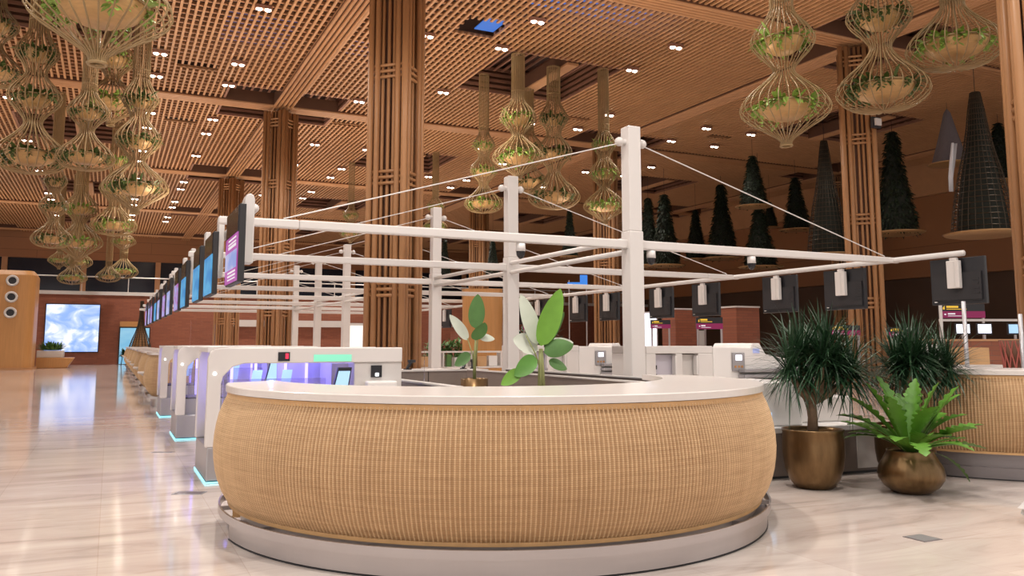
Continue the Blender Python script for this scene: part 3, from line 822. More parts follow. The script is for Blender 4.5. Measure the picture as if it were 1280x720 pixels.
# ------------------------------------------------------------------ potted plants
def pot_round(name, parent, prof, soil_r, soil_z):
    MB().lathe(prof, 40).build(name, M['brass'], parent, smooth=True)
    MB().lathe([(.001, soil_z + .02), (soil_r * .6, soil_z + .01), (soil_r, soil_z)], 24).build('soil', M['soil'], parent, smooth=True)
TALL = [(.001, 0), (.18, 0), (.20, .015), (.255, .09), (.295, .20), (.312, .33), (.314, .46), (.308, .57), (.318, .59), (.316, .605), (.298, .605), (.288, .55)]
LOW = [(.001, 0), (.17, 0), (.20, .01), (.29, .07), (.345, .15), (.355, .20), (.34, .27), (.285, .36), (.245, .43), (.25, .445), (.235, .445), (.225, .42)]
def dracaena(loc, seed, h, lb, heads):
    rnd = random.Random(seed)
    t = thing('dragon_tree', lb, 'plant', loc)
    pot_round('brass_pot', t, TALL, .288, .55)
    tr = MB(); fol = MB()
    tr.tube([(0, 0, .53), (.01, 0, .72), (0, .01, .90)], [.06, .05, .055], 10)
    for hx, hy, hz in heads:
        tr.tube([(0, 0, .88), (hx * .5, hy * .5, .88 + (hz - .88) * .35), (hx * .85, hy * .85, .88 + (hz - .88) * .7), (hx, hy, hz)], [.05, .042, .036, .03], 8)
        for i in range(165):
            az = rnd.uniform(0, 2 * pi); el = rnd.uniform(-.2, 1.5) if i > 26 else rnd.uniform(-1.0, -.2)
            d = Vector((cos(az) * cos(el), sin(az) * cos(el), sin(el)))
            fol.leaf((hx + d.x * .02, hy + d.y * .02, hz + rnd.uniform(-.1, .1)), d, rnd.uniform(.34, .54) * h, rnd.uniform(.018, .028), droop=rnd.uniform(.3, .95), seg=5, fold=.25, shape=lambda q: (1 - q) ** .55 * min(1, .45 + q * 5))
    tr.build('trunk', M['trunk'], t, smooth=True)
    fol.build('foliage', M['leaf_dark'], t, smooth=True)
dracaena((6.74, 6.74, 0), 3, 1.2, 'dark spiky dragon tree in a tall brass pot right of the round counter', [(-.20, .08, 1.22), (.05, -.12, 1.30), (.26, -.10, 1.22), (.02, .14, 1.34), (.42, -.16, 1.18), (.20, -.06, 1.34)])
dracaena((8.02, 6.66, 0), 5, 1.1, 'dark spiky dragon tree in the brass pot behind the fern', [(-.10, .0, 1.22), (.14, -.1, 1.28), (.1, .1, 1.24), (-.02, -.14, 1.3), (.34, -.12, 1.2), (.5, -.2, 1.2)])

def fern():
    rnd = random.Random(11)
    t = thing('birds_nest_fern', 'bright green fern with wavy leaves in a low brass pot', 'plant', (7.40, 6.09, 0)); t.scale = (.9, .9, .95)
    pot_round('brass_bowl', t, LOW, .225, .41)
    m = MB()
    def wave(ph, amp):
        def f(q):
            base = (.20 + .80 * min(1, q / .62) ** 1.1) * (1 if q < .76 else max(.10, ((1 - q) / .24) ** .5))
            k = max(0, min(1, (q - .30) / .3))
            return base * (1 + amp * k * (abs(sin(q * 30 + ph)) * 2 - 1))
        return f
    for i in range(30):
        az = i * 2.399; el = rnd.uniform(.55, 1.35)
        d = Vector((cos(az) * cos(el), sin(az) * cos(el), sin(el)))
        m.leaf((d.x * .06, d.y * .06, .42), d, rnd.uniform(.52, .88), rnd.uniform(.14, .21), droop=rnd.uniform(.45, 1.3), seg=36, fold=rnd.uniform(.1, .5), shape=wave(rnd.uniform(0, 6), .36))
    u = Vector((.902, -.431, 0))                 # to the right of the photo
    for d, l, w, dr in ((u * .80 + Vector((0, 0, .55)), .80, .20, .55), (u * .55 + Vector((-.1, -.1, .85)), .82, .22, .25), (u * .95 + Vector((-.1, -.1, .18)), .62, .12, 1.5), (u * -.75 + Vector((0, 0, .62)), .74, .17, .6), (u * -.45 + Vector((0, 0, .95)), .80, .18, .35), (u * .75 + Vector((0, -.1, .30)), .72, .20, .6)):
        m.leaf((d.x * .08, d.y * .08, .42), d, l * 1.06, w * .95, droop=dr, seg=40, fold=.3, shape=wave(rnd.uniform(0, 6), .36))
    m.build('fronds', M['leaf_fern'], t, smooth=True)
fern()

def paddle(q):
    return max(.02, (sin(pi * min(1, q * 1.02)) ** .5) * (1.08 - .34 * q))
def banana(loc, lb, pot, stems, leaves):
    t = thing('bird_of_paradise_plant', lb, 'plant', loc)
    MB().lathe(pot, 32).build('brass_planter', M['brass'], t, smooth=True)
    zt = pot[-1][1]; r = pot[-1][0]
    MB().lathe([(.001, zt + .01), (r, zt)], 24).build('soil', M['soil'], t)
    m = MB()
    for pts, rr in stems: m.tube(pts, rr, 8)
    m.build('stem', M['trunk_green'], t, smooth=True)
    for base, d, l, w, mm, sd, dr in leaves:
        lf = MB().leaf(base, d, l, w, droop=dr, seg=14, fold=.22, shape=paddle, side=sd).build('leaf', M[mm], t, smooth=True)
    return t
U = Vector((.902, -.431, 0)); W = Vector((.431, .902, 0))      # across and away, as the camera faces
def uv3(u, w, z): return U * u + W * w + Vector((0, 0, z))
PT1 = [(.001, 0), (.20, 0), (.22, .02), (.225, .3), (.225, .92), (.21, .92), (.205, .86)]
banana((5.48, 12.9, 0), 'slim banana-leaf plant with one upright green leaf in a tall brass planter', PT1,
       [([(0, 0, .84), (0, 0, 1.2), uv3(.02, 0, 1.62)], [.032, .026, .016]), ([(0, 0, 1.0), uv3(-.03, 0, 1.3), uv3(-.12, 0, 1.58)], [.018, .012, .008]), ([(0, 0, 1.0), uv3(.04, 0, 1.4), uv3(.06, 0, 1.68)], [.018, .012, .008])],
       [(uv3(.02, 0, 1.74), uv3(.05, 0, 1), .58, .30, 'leaf_mid', U, .05), (uv3(-.12, 0, 1.55), uv3(-.45, 0, .75), .52, .20, 'leaf_pale', uv3(.8, .3, .45), .25),
        (uv3(.02, -.02, 1.55), uv3(.35, -.2, .8), .34, .26, 'leaf_mid', U, .25), (uv3(.06, 0, 1.62), uv3(.9, 0, -.12), .28, .16, 'leaf_pale', uv3(0, .5, 1), .1), (uv3(-.06, -.03, 1.3), uv3(-.8, -.2, -.35), .32, .22, 'leaf_mid', uv3(-.3, .3, 1), .3)])
banana((5.78, 11.1, 0), 'taller banana-leaf plant with a large bright green leaf behind the round counter', [(.001, 0), (.20, 0), (.22, .02), (.225, .3), (.225, .72), (.21, .72), (.205, .68)],
       [([uv3(x, y, .66), uv3(x * .7, y * .7, 1.1), uv3(x * .4, 0, 1.42)], [.026, .021, .015]) for x, y in ((-.03, 0), (.03, .02), (.0, -.03), (.05, -.02))] + [([(0, 0, 1.1), uv3(-.08, 0, 1.35), uv3(-.22, 0, 1.62)], [.016, .012, .009])],
       [(uv3(0, -.05, 1.46), uv3(.34, 0, 1), .90, .36, 'leaf_bright', uv3(1, .2, -.3), .06), (uv3(-.05, .05, 1.48), uv3(-.30, .1, 1), .80, .28, 'leaf_pale', uv3(.9, .3, .25), .12),
        (uv3(.05, .05, 1.44), uv3(.55, .1, 1), .62, .22, 'leaf_mid', uv3(.6, .8, -.2), .1), (uv3(-.04, .08, 1.40), uv3(-.75, .2, .45), .42, .34, 'leaf_pale', uv3(.2, .4, 1), .25), (uv3(.05, -.04, 1.36), uv3(.8, -.2, .42), .46, .30, 'leaf_mid', uv3(-.4, .3, 1), .4),
        (uv3(.1, .08, 1.5), uv3(.95, .1, .12), .40, .2, 'leaf_pale', uv3(0, .5, 1), .2), (uv3(-.05, -.05, 1.25), uv3(-.75, -.2, -.25), .42, .30, 'leaf_green', uv3(-.3, .2, 1), .5), (uv3(-.28, -.1, 1.08), uv3(-.85, -.1, -.35), .36, .22, 'leaf_bright', uv3(-.3, .2, 1), .3), (uv3(.12, 0, 1.24), uv3(.9, 0, -.25), .30, .18, 'leaf_mid', uv3(.2, .4, 1), .3)])

# low conveyor end behind the pots
lu = thing('conveyor_end_unit', 'low white and taupe conveyor end unit behind the brass pots', 'machine', (6.05, 7.36, 0), radians(-4))
MB().box(0, 2.24, 0, 1.1, .03, .50).build('dark_base', M['taupe'], lu)
MB().box(.03, 2.2, .03, 1.07, 0, .03).build('floor_recess', M['black'], lu)
MB().box(1.86, 2.22, -.012, 0, .06, .48).build('pale_panel', M['offwhite'], lu)
MB().box(-.03, 2.26, -.03, 1.13, .50, .56).build('white_slab', M['white_gloss'], lu, bevel=.008)
MB().box(.1, 1.2, .12, 1.1, .56, 1.06).build('machine_body', M['white_gloss'], lu, bevel=.02)
MB().box(1.25, 2.15, .35, 1.1, .56, .86).build('rear_block', M['offwhite'], lu, bevel=.02)
MB().box(.22, .40, .115, .12, .88, .92).build('slot', M['black'], lu)
sb = MB(); sb.box(.50, .75, .10, .12, .62, .72); sb.build('blue_screen', M['tablet'], lu)

# ------------------------------------------------------------------ hanging lanterns
def smooth_prof(pts, n):
    out = []
    for k in range(len(pts) - 1):
        p0 = pts[max(k - 1, 0)]; p1 = pts[k]; p2 = pts[k + 1]; p3 = pts[min(k + 2, len(pts) - 1)]
        for i in range(n):
            t = i / n
            out.append(tuple(.5 * (2 * b + (c - a) * t + (2 * a - 5 * b + 4 * c - d) * t * t + (3 * b - a - 3 * c + d) * t ** 3) for a, b, c, d in zip(p0, p1, p2, p3)))
    out.append(pts[-1]); return out
PROF = {'pointed': [(.12, 0), (.16, .14), (.55, .42), (.90, .66), (.975, .86), (.80, 1.14), (.40, 1.48), (.235, 1.70)],
        'flat': [(.05, 0), (.30, .03), (.68, .12), (.93, .32), (.98, .50), (.84, .74), (.50, 1.05), (.28, 1.32), (.235, 1.5)]}
TIER2 = [(.36, .22), (.60, .48), (.70, .70), (.58, .96), (.36, 1.22), (.27, 1.42)]
TIER3 = [(.34, .22), (.50, .45), (.56, .62), (.46, .85), (.32, 1.08), (.26, 1.25)]
def lantern(kind, tiers, neck, dark, wires=26, wr=.014):
    t = thing('hanging_lantern', '', 'lantern')
    pr = list(PROF[kind]); bowls = [(.62, pr[4][1] + .05)] if kind == 'pointed' else [(.66, pr[4][1] + .06)]
    for q in range(tiers - 1):
        z0 = pr[-1][1]; T = TIER2 if q == 0 else TIER3
        pr += [(r, z0 + z) for r, z in T]; bowls.append((.46 if q == 0 else .36, z0 + T[2][1] + .02))
    z0 = pr[-1][1]
    pr += [(.25, z0 + .3), (.25, z0 + .3 + neck)]
    sp = smooth_prof(pr, 4)
    m = MB()
    for i in range(wires):
        a = 2 * pi * i / wires
        m.tube([(r * cos(a), r * sin(a), z) for r, z in sp], wr, 4, cap=False)
    m.build('cane_cage', M['cane'], t, smooth=True)
    def ring(r, z, tr=.02): MB().tube([(r * cos(2 * pi * i / 24), r * sin(2 * pi * i / 24), z) for i in range(25)], tr, 5, cap=False).build('cane_ring', M['cane'], t, smooth=True)
    ring(pr[0][0], .0, .03)
    for br, bz in bowls: ring(br * 1.02, bz, .022)
    ring(.25, z0 + .3); ring(.25, z0 + .3 + neck - .05)
    rnd = random.Random(tiers * 7 + len(kind))
    for k, (br, bz) in enumerate(bowls):
        b = MB().lathe([(.001, -.30), (br * .5, -.30), (br * .84, -.19), (br * .99, -.05), (br, 0), (br * .9, .0)], 24, cz=bz).build('bowl', M['bowl'], t, smooth=True)
        f = MB()
        for i in range(120 if k == 0 else 80):
            a = rnd.uniform(0, 2 * pi); rr = br * rnd.uniform(.35, 1.08); el = rnd.uniform(-.3, 1.1)
            d = Vector((cos(a) * cos(el), sin(a) * cos(el), sin(el)))
            f.leaf((rr * cos(a), rr * sin(a), bz + .01), d, rnd.uniform(.16, .42), rnd.uniform(.07, .15), droop=rnd.uniform(.3, 1.5), seg=3)
        for i in range(26 if k == 0 else 16):            # trailing strands at the rim
            a = rnd.uniform(0, 2 * pi) if i > 7 else rnd.uniform(2.6, 4.2)
            ln = rnd.uniform(.12, .42)
            for j in range(int(ln / .05)):
                p = (br * 1.08 * cos(a) + rnd.uniform(-.03, .03), br * 1.08 * sin(a) + rnd.uniform(-.03, .03), bz + .02 - j * .05)
                aa = rnd.uniform(0, 2 * pi); f.leaf(p, (cos(aa), sin(aa), -.4), .13, .09, droop=.4, seg=2)
        f.build('plants', M['leaf_lantern_dark' if dark else 'leaf_lantern'], b)
    return t, z0 + .3 + neck
# x, y, bottom z, scale, kind, tiers, dark plants, label
LAN = [(-.36, 13.1, 5.5, 1.0, 'pointed', 2, 0, 'nearest hanging cane lantern cut by the top edge at upper left'),
       (-.35, 31.75, 9.05, 1.0, 'pointed', 2, 0, 'cane lantern hanging just below the nearest one at upper left'),
       (.51, 28.9, 5.6, 1.0, 'pointed', 3, 1, 'wide cane lantern at the right side of the upper left cluster'),
       (-2.43, 28.7, 6.6, 1.07, 'flat', 3, 1, 'leafy cane lantern at the left side of the upper left cluster'),
       (-3.9, 31.5, 9.9, .95, 'flat', 2, 1, 'dark leafy lantern high at the far left edge'),
       (-.91, 27.3, 6.56, .81, 'flat', 2, 1, 'leafy cane lantern in the middle of the left cluster'),
       (-2.49, 41.2, 5.6, .84, 'flat', 3, 1, 'small leafy lantern low at the left above the wooden pod'),
       (-.10, 45.3, 6.75, 1.08, 'flat', 3, 0, 'cane lantern above the hanging pair beside the left screens'),
       (-1.6, 46.0, 5.5, 1.1, 'pointed', 2, 0, 'cane lantern low in the middle of the far left cluster'),
       (-2.3, 66.0 - 1.4, 6.2, 1.0, 'pointed', 1, 0, 'small far lantern above the brick wall, leftmost pair'),
       (-3.3, 63.0, 6.4, .7, 'pointed', 1, 0, 'smallest far lantern at the left above the brick wall'),
       (.6, 64.4, 6.0, 1.0, 'flat', 1, 0, 'small far lantern at the right above the brick wall'),
       (-2.4, 61.5, 5.3, .9, 'flat', 1, 0, 'lowest far lantern above the lit wall picture'),
       (-.3, 62.8, 5.6, .8, 'flat', 1, 1, 'dim far lantern between the two lit ones over the brick wall'),
       (.5, 61.5, 7.6, .8, 'pointed', 1, 0, 'small pointed far lantern nearest the left screens'),
       (13.6, 27.9, 7.65, .99, 'pointed', 2, 0, 'bright two tier cane lantern above the second white post'),
       (13.45, 30.8, 6.75, .80, 'flat', 3, 0, 'leafy three tier lantern left of the second white post'),
       (15.57, 28.7, 6.75, 1.04, 'flat', 3, 1, 'dark three tier lantern right of the second white post'),
       (17.5, 28.05, 6.2, .86, 'pointed', 3, 0, 'pointed three tier lantern touching the tallest white post'),
       (15.9, 31.6, 7.9, .9, 'flat', 2, 1, 'dim lantern half hidden in the middle cluster'),
       (16.65, 45.1, 7.8, .72, 'flat', 2, 0, 'small far lantern just right of the big central column'),
       (12.97, 50.0, 7.6, .7, 'pointed', 2, 0, 'small far lantern left of the big central column'),
       (13.32, 13.75, 5.85, 1.0, 'pointed', 2, 0, 'bright planted lantern, leftmost of the three at upper right'),
       (15.36, 12.85, 6.65, 1.0, 'flat', 2, 1, 'brown flat lantern in the middle of the three at upper right'),
       (16.35, 11.75, 7.45, 1.0, 'flat', 1, 0, 'lantern with trailing green plants beside the right edge column')]
cache = {}
for x, y, z, s, kd, n, dk, lb in LAN:
    key = (kd, n, dk)
    top = (12.55 - z) / s
    base = {('pointed', 1): 2.0, ('pointed', 2): 3.42, ('pointed', 3): 4.67, ('flat', 1): 1.8, ('flat', 2): 3.22, ('flat', 3): 4.47}[(kd, n)]
    neck = max(.4, round(top - base, 1))
    key += (neck,)
    if key not in cache:
        near = y < 20
        t, hh = lantern(kd, n, neck, dk, 28 if near else 24, .013 if near else .018); cache[key] = t
        t.location = (x, y, z); t.scale = (s,) * 3; t['label'] = lb; t['group'] = 'hanging cane lanterns with plants'
    else:
        dup(cache[key], (x, y, z), .7, lb, 'hanging cane lanterns with plants', s)

# ------------------------------------------------------------------ hanging bell shaped topiaries
TH = 4.4
BELL = [(1.0, 0), (.95, .10), (.84, .25), (.68, .42), (.49, .58), (.35, .74), (.26, .88), (.16, 1.0)]
BELLH = [(r, z * TH) for r, z in BELL]
def topiary(kind):
    t = thing('hanging_topiary', '', 'hanging plant')
    # unit: base radius 1, height 1 (scaled per copy)
    if kind == 'leaf':
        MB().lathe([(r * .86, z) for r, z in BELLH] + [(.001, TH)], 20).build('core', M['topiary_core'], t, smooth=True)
        rnd = random.Random(5); m = MB()
        for i in range(1500):
            z = rnd.random() ** 1.25; r = 1.0
            for (r0, z0), (r1, z1) in zip(BELL, BELL[1:]):
                if z0 <= z <= z1: r = r0 + (r1 - r0) * (z - z0) / (z1 - z0)
            a = rnd.uniform(0, 2 * pi); d = Vector((cos(a), sin(a), rnd.uniform(-.5, .3)))
            m.leaf((r * .84 * cos(a), r * .84 * sin(a), z * TH), d, rnd.uniform(.14, .36), rnd.uniform(.07, .14), droop=rnd.uniform(.4, 1.6), seg=2, side=(-sin(a) + rnd.uniform(-.6, .6), cos(a) + rnd.uniform(-.6, .6), rnd.uniform(-.7, .7)))
        m.build('foliage', M['topiary'], t)
    elif kind == 'wire':
        m = MB()
        for k in range(26):
            z = k / 25; r = 1
            for (r0, z0), (r1, z1) in zip(BELL, BELL[1:]):
                if z0 <= z <= z1: r = r0 + (r1 - r0) * (z - z0) / (z1 - z0)
            m.tube([(r * cos(2 * pi * i / 20), r * sin(2 * pi * i / 20), z * TH) for i in range(21)], .016, 4, cap=False)
        for i in range(26):
            a = 2 * pi * i / 26; m.tube([(r * cos(a), r * sin(a), z) for r, z in BELLH], .014, 4, cap=False)
        m.build('wire_mesh', M['mesh_bronze'], t)
        MB().lathe([(r * .80, z) for r, z in BELLH], 20).build('liner', M['topiary_core'], t, smooth=True)
    else:
        m = MB(); n = 40; vs = []
        pr = [(1.0, 0), (.72, .3 * TH), (.46, .6 * TH), (.2, .92 * TH), (.02, TH)]
        for j in range(n):
            for r, z in pr:
                rr = r * (1 + .05 * sin(j * 2.1) * (1 - z / TH)); a = 2 * pi * j / n; vs.append((rr * cos(a), rr * sin(a), z + .1 * sin(j * 1.3) * (1 - z / TH)))
        m.add(vs, [(j * 5 + i, ((j + 1) % n) * 5 + i, ((j + 1) % n) * 5 + i + 1, j * 5 + i + 1) for j in range(n) for i in range(4)])
        m.build('cloth_cover', M['grey_cloth'], t, smooth=True)
    MB().lathe([(.001, -.075), (.9, -.10), (1.2, -.05), (1.27, 0), (1.2, .02), (.001, .01)], 28).build('tray', M['tray'], t, smooth=True)
    MB().tube([(0, 0, TH), (0, 0, TH + 5)], .012, 5).build('hanging_cable', M['black'], t)
    return t
TOP = {k: topiary(k) for k in ('leaf', 'wire', 'cloth')}
first = set()
for x, y, z0, z1, w, kd, lb in [(34.3, 28.3, 6.84, 11.85, 2.3, 'leaf', 'largest dark leafy hanging cone, right beside the right bamboo column'),
        (36.3, 43.6, 7.1, 12.0, 2.3, 'leaf', 'dark leafy hanging cone above the middle of the right crossbeam'),
        (31.3, 34.9, 8.9, 11.7, 1.8, 'leaf', 'short green hanging cone with golden tray, upper one of the stacked pair'),
        (33.9, 37.4, 5.9, 9.4, 2.3, 'leaf', 'dark leafy hanging cone, lower one of the stacked pair'),
        (37.1, 37.7, 8.3, 11.5, 1.9, 'leaf', 'small dark hanging cone left of the wire cone'),
        (36.5, 46.6, 7.3, 10.75, 1.7, 'leaf', 'narrow small dark hanging cone right of the tallest post'),
        (31.9, 45.7, 6.6, 11.1, 1.9, 'leaf', 'dark hanging cone closest to the tallest post'),
        (31.4, 43.2, 6.37, 10.9, 2.2, 'leaf', 'dark hanging cone second from the tallest post with a wide tray'),
        (31.3, 29.8, 5.78, 11.4, 2.2, 'wire', 'dark wire mesh hanging cone left of the right bamboo column'),
        (27.2, 18.9, 5.28, 10.3, 2.3, 'wire', 'large dark wire mesh hanging cone near the right edge'),
        (38.7, 25.8, 9.3, 12.2, 1.7, 'leaf', 'dark hanging cone at the right edge, half behind the nearest column'),
        (34.5, 25.4, 9.7, 12.3, 1.7, 'cloth', 'grey cloth covered hanging cone at upper right'),
        (27.2, 48.0, 7.2, 10.3, 1.25, 'leaf', 'small dark hanging cone under the middle lanterns'),
        (22.6, 50.2, 5.9, 8.3, 1.1, 'leaf', 'tiny dark hanging cone left of the second white post'),
        (39.0, 42.0, 9.1, 10.8, 1.2, 'leaf', 'pale green small hanging cone behind the stacked pair'),
        (19.7, 51.5, 5.9, 8.3, 1.0, 'leaf', 'tiny dark hanging cone right of the third white post')]:
    sc = (w / 2.26, w / 2.26, (z1 - z0) / TH)
    g = 'hanging bell shaped topiaries'
    if kd not in first:
        first.add(kd); o = TOP[kd]; o.location = (x, y, z0); o.scale = sc; o['label'] = lb; o['group'] = g
    else: dup(TOP[kd], (x, y, z0), random.uniform(0, 6), lb, g, sc)

wc = thing('hanging_cloth', 'narrow white cloth strip hanging beside the large wire mesh cone', 'cloth', (26.22, 19.30, 6.75))
m = MB(); pts = [(0, 0), (.05, .5), (.16, 1.1), (.26, 1.75)]
vs = []
for k, (x, z) in enumerate(pts):
    for j in range(5): vs.append((x - .12 + .06 * j, .05 * sin(j * 1.9 + k), z))
m.add(vs, [(k * 5 + j, k * 5 + j + 1, (k + 1) * 5 + j + 1, (k + 1) * 5 + j) for k in range(3) for j in range(4)])
o = m.build('strip', mat('white_cloth', (.62, .62, .66), .8), wc, smooth=True); q = o.modifiers.new('thickness', 'SOLIDIFY'); q.thickness = .02

# ------------------------------------------------------------------ far end of the hall, left
ad = thing('wall_lightbox', 'large lit picture with white clouds on blue on the brick wall', 'picture', (-2.4, 66.2, 2.55))
MB().box(-1.72, 1.72, 0, .1, -1.7, 1.7).build('frame', M['black_soft'], ad)
MB().box(-1.66, 1.66, -.02, 0, -1.64, 1.64).build('lit_picture', M['cloud_ad'], ad)
dw = thing('lit_door_screen', 'tall pale blue lit screen with dark frame beside the brick wall', 'screen', (1.6, 66.15, 0))
MB().box(-1.02, 1.02, 0, .12, 0, 2.66).build('frame', M['black_soft'], dw); MB().box(-.95, .95, -.02, 0, .03, 2.58).build('lit_panel', M['scr_doorway'], dw)
MB().box(-1.0, .4, 0, .1, 2.68, 3.05).build('header_panel', M['wood_orange'], dw)
# balcony rail above the brick wall
rl = thing('balcony_railing', 'thin balcony railing on top of the far brick wall', 'railing', (0, 66.4, 5.15))
m = MB(); m.tube([(-26, 0, 1.05), (44, 0, 1.05)], .05, 6)
m.build('handrail', M['offwhite'], rl)
for k in range(24): MB().box(-26 + k * 3, -25.95 + k * 3, -.03, .03, 0, 1.05).build('post', M['offwhite'], rl)
# bell ornament in front of the blue screen
bo = thing('bell_ornament', 'tall bell shaped mesh ornament in front of the pale blue screen', 'ornament', (1.85, 61.5, 0))
m = MB(); pf = [(.75, 0), (.72, .9), (.66, 1.3), (.52, 1.75), (.34, 2.2), (.2, 2.7), (.12, 3.3), (.10, 4.3)]
for i in range(18):
    a = 2 * pi * i / 18; m.tube([(r * cos(a), r * sin(a), z) for r, z in pf], .022, 4)
for r, z in smooth_prof(pf, 4): m.tube([(r * cos(2 * pi * i / 16), r * sin(2 * pi * i / 16), z) for i in range(17)], .02, 4, cap=False)
m.build('bell_mesh', M['mesh_bronze'], bo); MB().lathe([(r * .8, z) for r, z in pf], 16).build('liner', M['wood_orange'], bo, smooth=True)
# small shrub at the end of the desks
sh = thing('small_shrub', 'small dark shrub on thin legs at the far end of the desks', 'plant', (.9, 62.8, 0))
m = MB(); rnd = random.Random(2)
for i in range(120):
    a = rnd.uniform(0, 6.28); el = rnd.uniform(-.2, 1.4); m.leaf((0, 0, .75), (cos(a) * cos(el), sin(a) * cos(el), sin(el)), rnd.uniform(.25, .5), .1, .6, 3)
m.build('foliage', M['leaf_dark'], sh)
m = MB(); 
for a in (0, 2.1, 4.2): m.tube([(.28 * cos(a), .28 * sin(a), 0), (.1 * cos(a), .1 * sin(a), .75)], .025, 6)
m.build('stand', M['black'], sh)

# wooden pod with portholes
pod = thing('wooden_pod', 'tall rounded wooden pod with three portholes at the left edge', 'kiosk', (-6.15, 56.2, 0))
def rrect(w, d, r, n=6):
    pts = []
    for cx, cy, a in ((w / 2 - r, d / 2 - r, 0), (-w / 2 + r, d / 2 - r, 90), (-w / 2 + r, -d / 2 + r, 180), (w / 2 - r, -d / 2 + r, 270)):
        for i in range(n + 1):
            t = radians(a + 90 * i / n); pts.append((cx + r * cos(t), cy + r * sin(t)))
    return pts
m = MB(); P1 = rrect(4.4, 3.4, .5); P2 = rrect(4.1, 3.1, .5); n = len(P1)
vs = [(*p, .12) for p in P1] + [(*p, 5.35) for p in P1] + [(*p, 5.6) for p in P2]
m.add(vs, [(i, (i + 1) % n, n + (i + 1) % n, n + i) for i in range(n)] + [(n + i, n + (i + 1) % n, 2 * n + (i + 1) % n, 2 * n + i) for i in range(n)] + [tuple(range(2 * n, 3 * n))])
m.build('shell', M['wood_orange'], pod, smooth=False)
MB().prism(rrect(4.6, 3.6, .5), 0, .13).build('base_step', M['bamboo'], pod)
for z in (5.0, 4.08, 3.2):
    pm = MB(); pm.tube([(1.05 + .26 * cos(2 * pi * i / 20), -1.74, z + .26 * sin(2 * pi * i / 20)) for i in range(21)], .07, 6, cap=False); w = pm.build('porthole', M['offwhite'], pod, smooth=True)
    MB().prism([(1.05 + .22 * cos(2 * pi * i / 16), z + .22 * sin(2 * pi * i / 16)) for i in range(16)], -1.76, -1.71, 'y').build('porthole_opening', M['black'], w)
# planter bench beside the pod
bn = thing('planter_bench', 'curved wooden bench with grey planter beside the wooden pod', 'bench', (-3.05, 58.9, 0))
MB().prism([(-.9, 0), (.75, 0), (1.15, .62), (-.9, .62)], -.8, .8, 'y').build('bench_body', M['wood_orange'], bn, bevel=.04)
MB().box(-.9, .55, -.6, .6, .62, 1.05).build('planter_box', M['offwhite'], bn, bevel=.03)
pl = thing('leafy_shrub', 'low green shrub growing in the grey planter beside the pod', 'plant', (-3.2, 58.9, 1.05))
m = MB(); rnd = random.Random(9)
for i in range(260):
    a = rnd.uniform(0, 6.28); rr = rnd.uniform(0, .55); el = rnd.uniform(.1, 1.4)
    m.leaf((rr * cos(a), rr * sin(a) * .8, .02), (cos(a) * cos(el), sin(a) * cos(el), sin(el) + .35), rnd.uniform(.3, .65), .13, .3, 3)
m.build('foliage', M['leaf_mid'], pl)

# ------------------------------------------------------------------ far middle and right
def brick_pillar(x, y, w, h, lb):
    t = thing('brick_pillar', lb, 'pillar', (x, y, 0), kind='thing')
    MB().box(-w / 2, w / 2, -.5, .5, 0, h).build('brickwork', M['brick'], t); MB().box(-w / 2 - .03, w / 2 + .03, -.53, .53, h, h + .07).build('coping', M['offwhite'], t)
brick_pillar(23.5, 31.3, 1.3, 3.0, 'red brick wall block behind the white machine, left one of two')
brick_pillar(24.4, 28.3, 1.25, 3.0, 'red brick wall block behind the white machine, right one of two')
brick_pillar(14.3, 34.5, 1.2, 2.2, 'low brick block beside the dark hedge behind the banana plant')
bs = thing('bright_panel', 'very bright white lit panel behind the tallest white post', 'screen', (22.95, 33.7, 0), radians(-26))
MB().box(-.82, .82, 0, .1, .3, 3.0).build('frame', M['white_paint'], bs); MB().box(-.76, .76, -.03, 0, .4, 2.92).build('lit_face', M['bright_screen'], bs)
def sign(x, y, z, w, h, lb, rot=radians(-26), two=True, legs=0.):
    t = thing('gate_sign', lb, 'sign', (x, y, z), rot, 'black and magenta gate signs')
    MB().box(-w / 2, w / 2, 0, .08, 0, h).build('panel', M['black'], t)
    b = MB().box(-w / 2, w / 2, -.015, 0, 0, h * .48).build('magenta_strip', M['magenta_sign'], t)
    m = MB(); m.box(-w * .4, -w * .36, -.02, -.015, h * .2, h * .3); m.box(-w * .32, -w * .16, -.02, -.015, h * .24, h * .34); m.box(-w * .32, w * .04, -.02, -.015, h * .12, h * .16); m.build('white_lettering', M['white_mark'], b)
    m = MB(); m.box(-w * .34, -w * .08, -.008, 0, h * .72, h * .86); m.box(-w * .34, w * .1, -.008, 0, h * .6, h * .65); m.prism([(-w * .42, h * .6), (-w * .38, h * .6), (-w * .38, h * .86), (-w * .42, h * .74)], -.008, 0, 'y'); m.build('yellow_lettering', M['yellow_mark'], t)
    if legs:
        m = MB(); m.box(-w / 2 + .02, -w / 2 + .08, .0, .06, -z, 0); m.box(w / 2 - .08, w / 2 - .02, .0, .06, -z, 0); m.build('sign_leg', M['steel'], t)
sign(22.0, 16.1, 2.22, 1.30, .40, 'black and purple sign below the nearest right monitor', legs=1)
sign(19.3, 24.0, 2.0, .95, .42, 'black and magenta gate sign in front of the brick blocks', legs=1)
sign(18.9, 26.4, 2.06, .75, .32, 'small magenta gate sign just right of the tallest post', legs=1)
sign(15.6, 30.2, 2.06, 1.2, .30, 'dark red gate sign behind the taller banana plant', legs=1)
sign(20.5, 19.0, 1.75, .95, .30, 'dim magenta sign beyond the dragon trees, left one', legs=1)
sign(22.6, 18.6, 1.70, .95, .30, 'dim magenta sign beyond the dragon trees, right one', legs=1)
bl = thing('blue_wall_sign', 'bright blue stepped sign seen above the far crossbeams', 'sign', (20.1, 34.7, 0), radians(-26))
m = MB(); m.box(-.5, .1, 0, .08, 4.15, 4.4); m.box(.1, .45, 0, .08, 4.15, 4.75); m.build('lit_face', M['blue_sign'], bl)
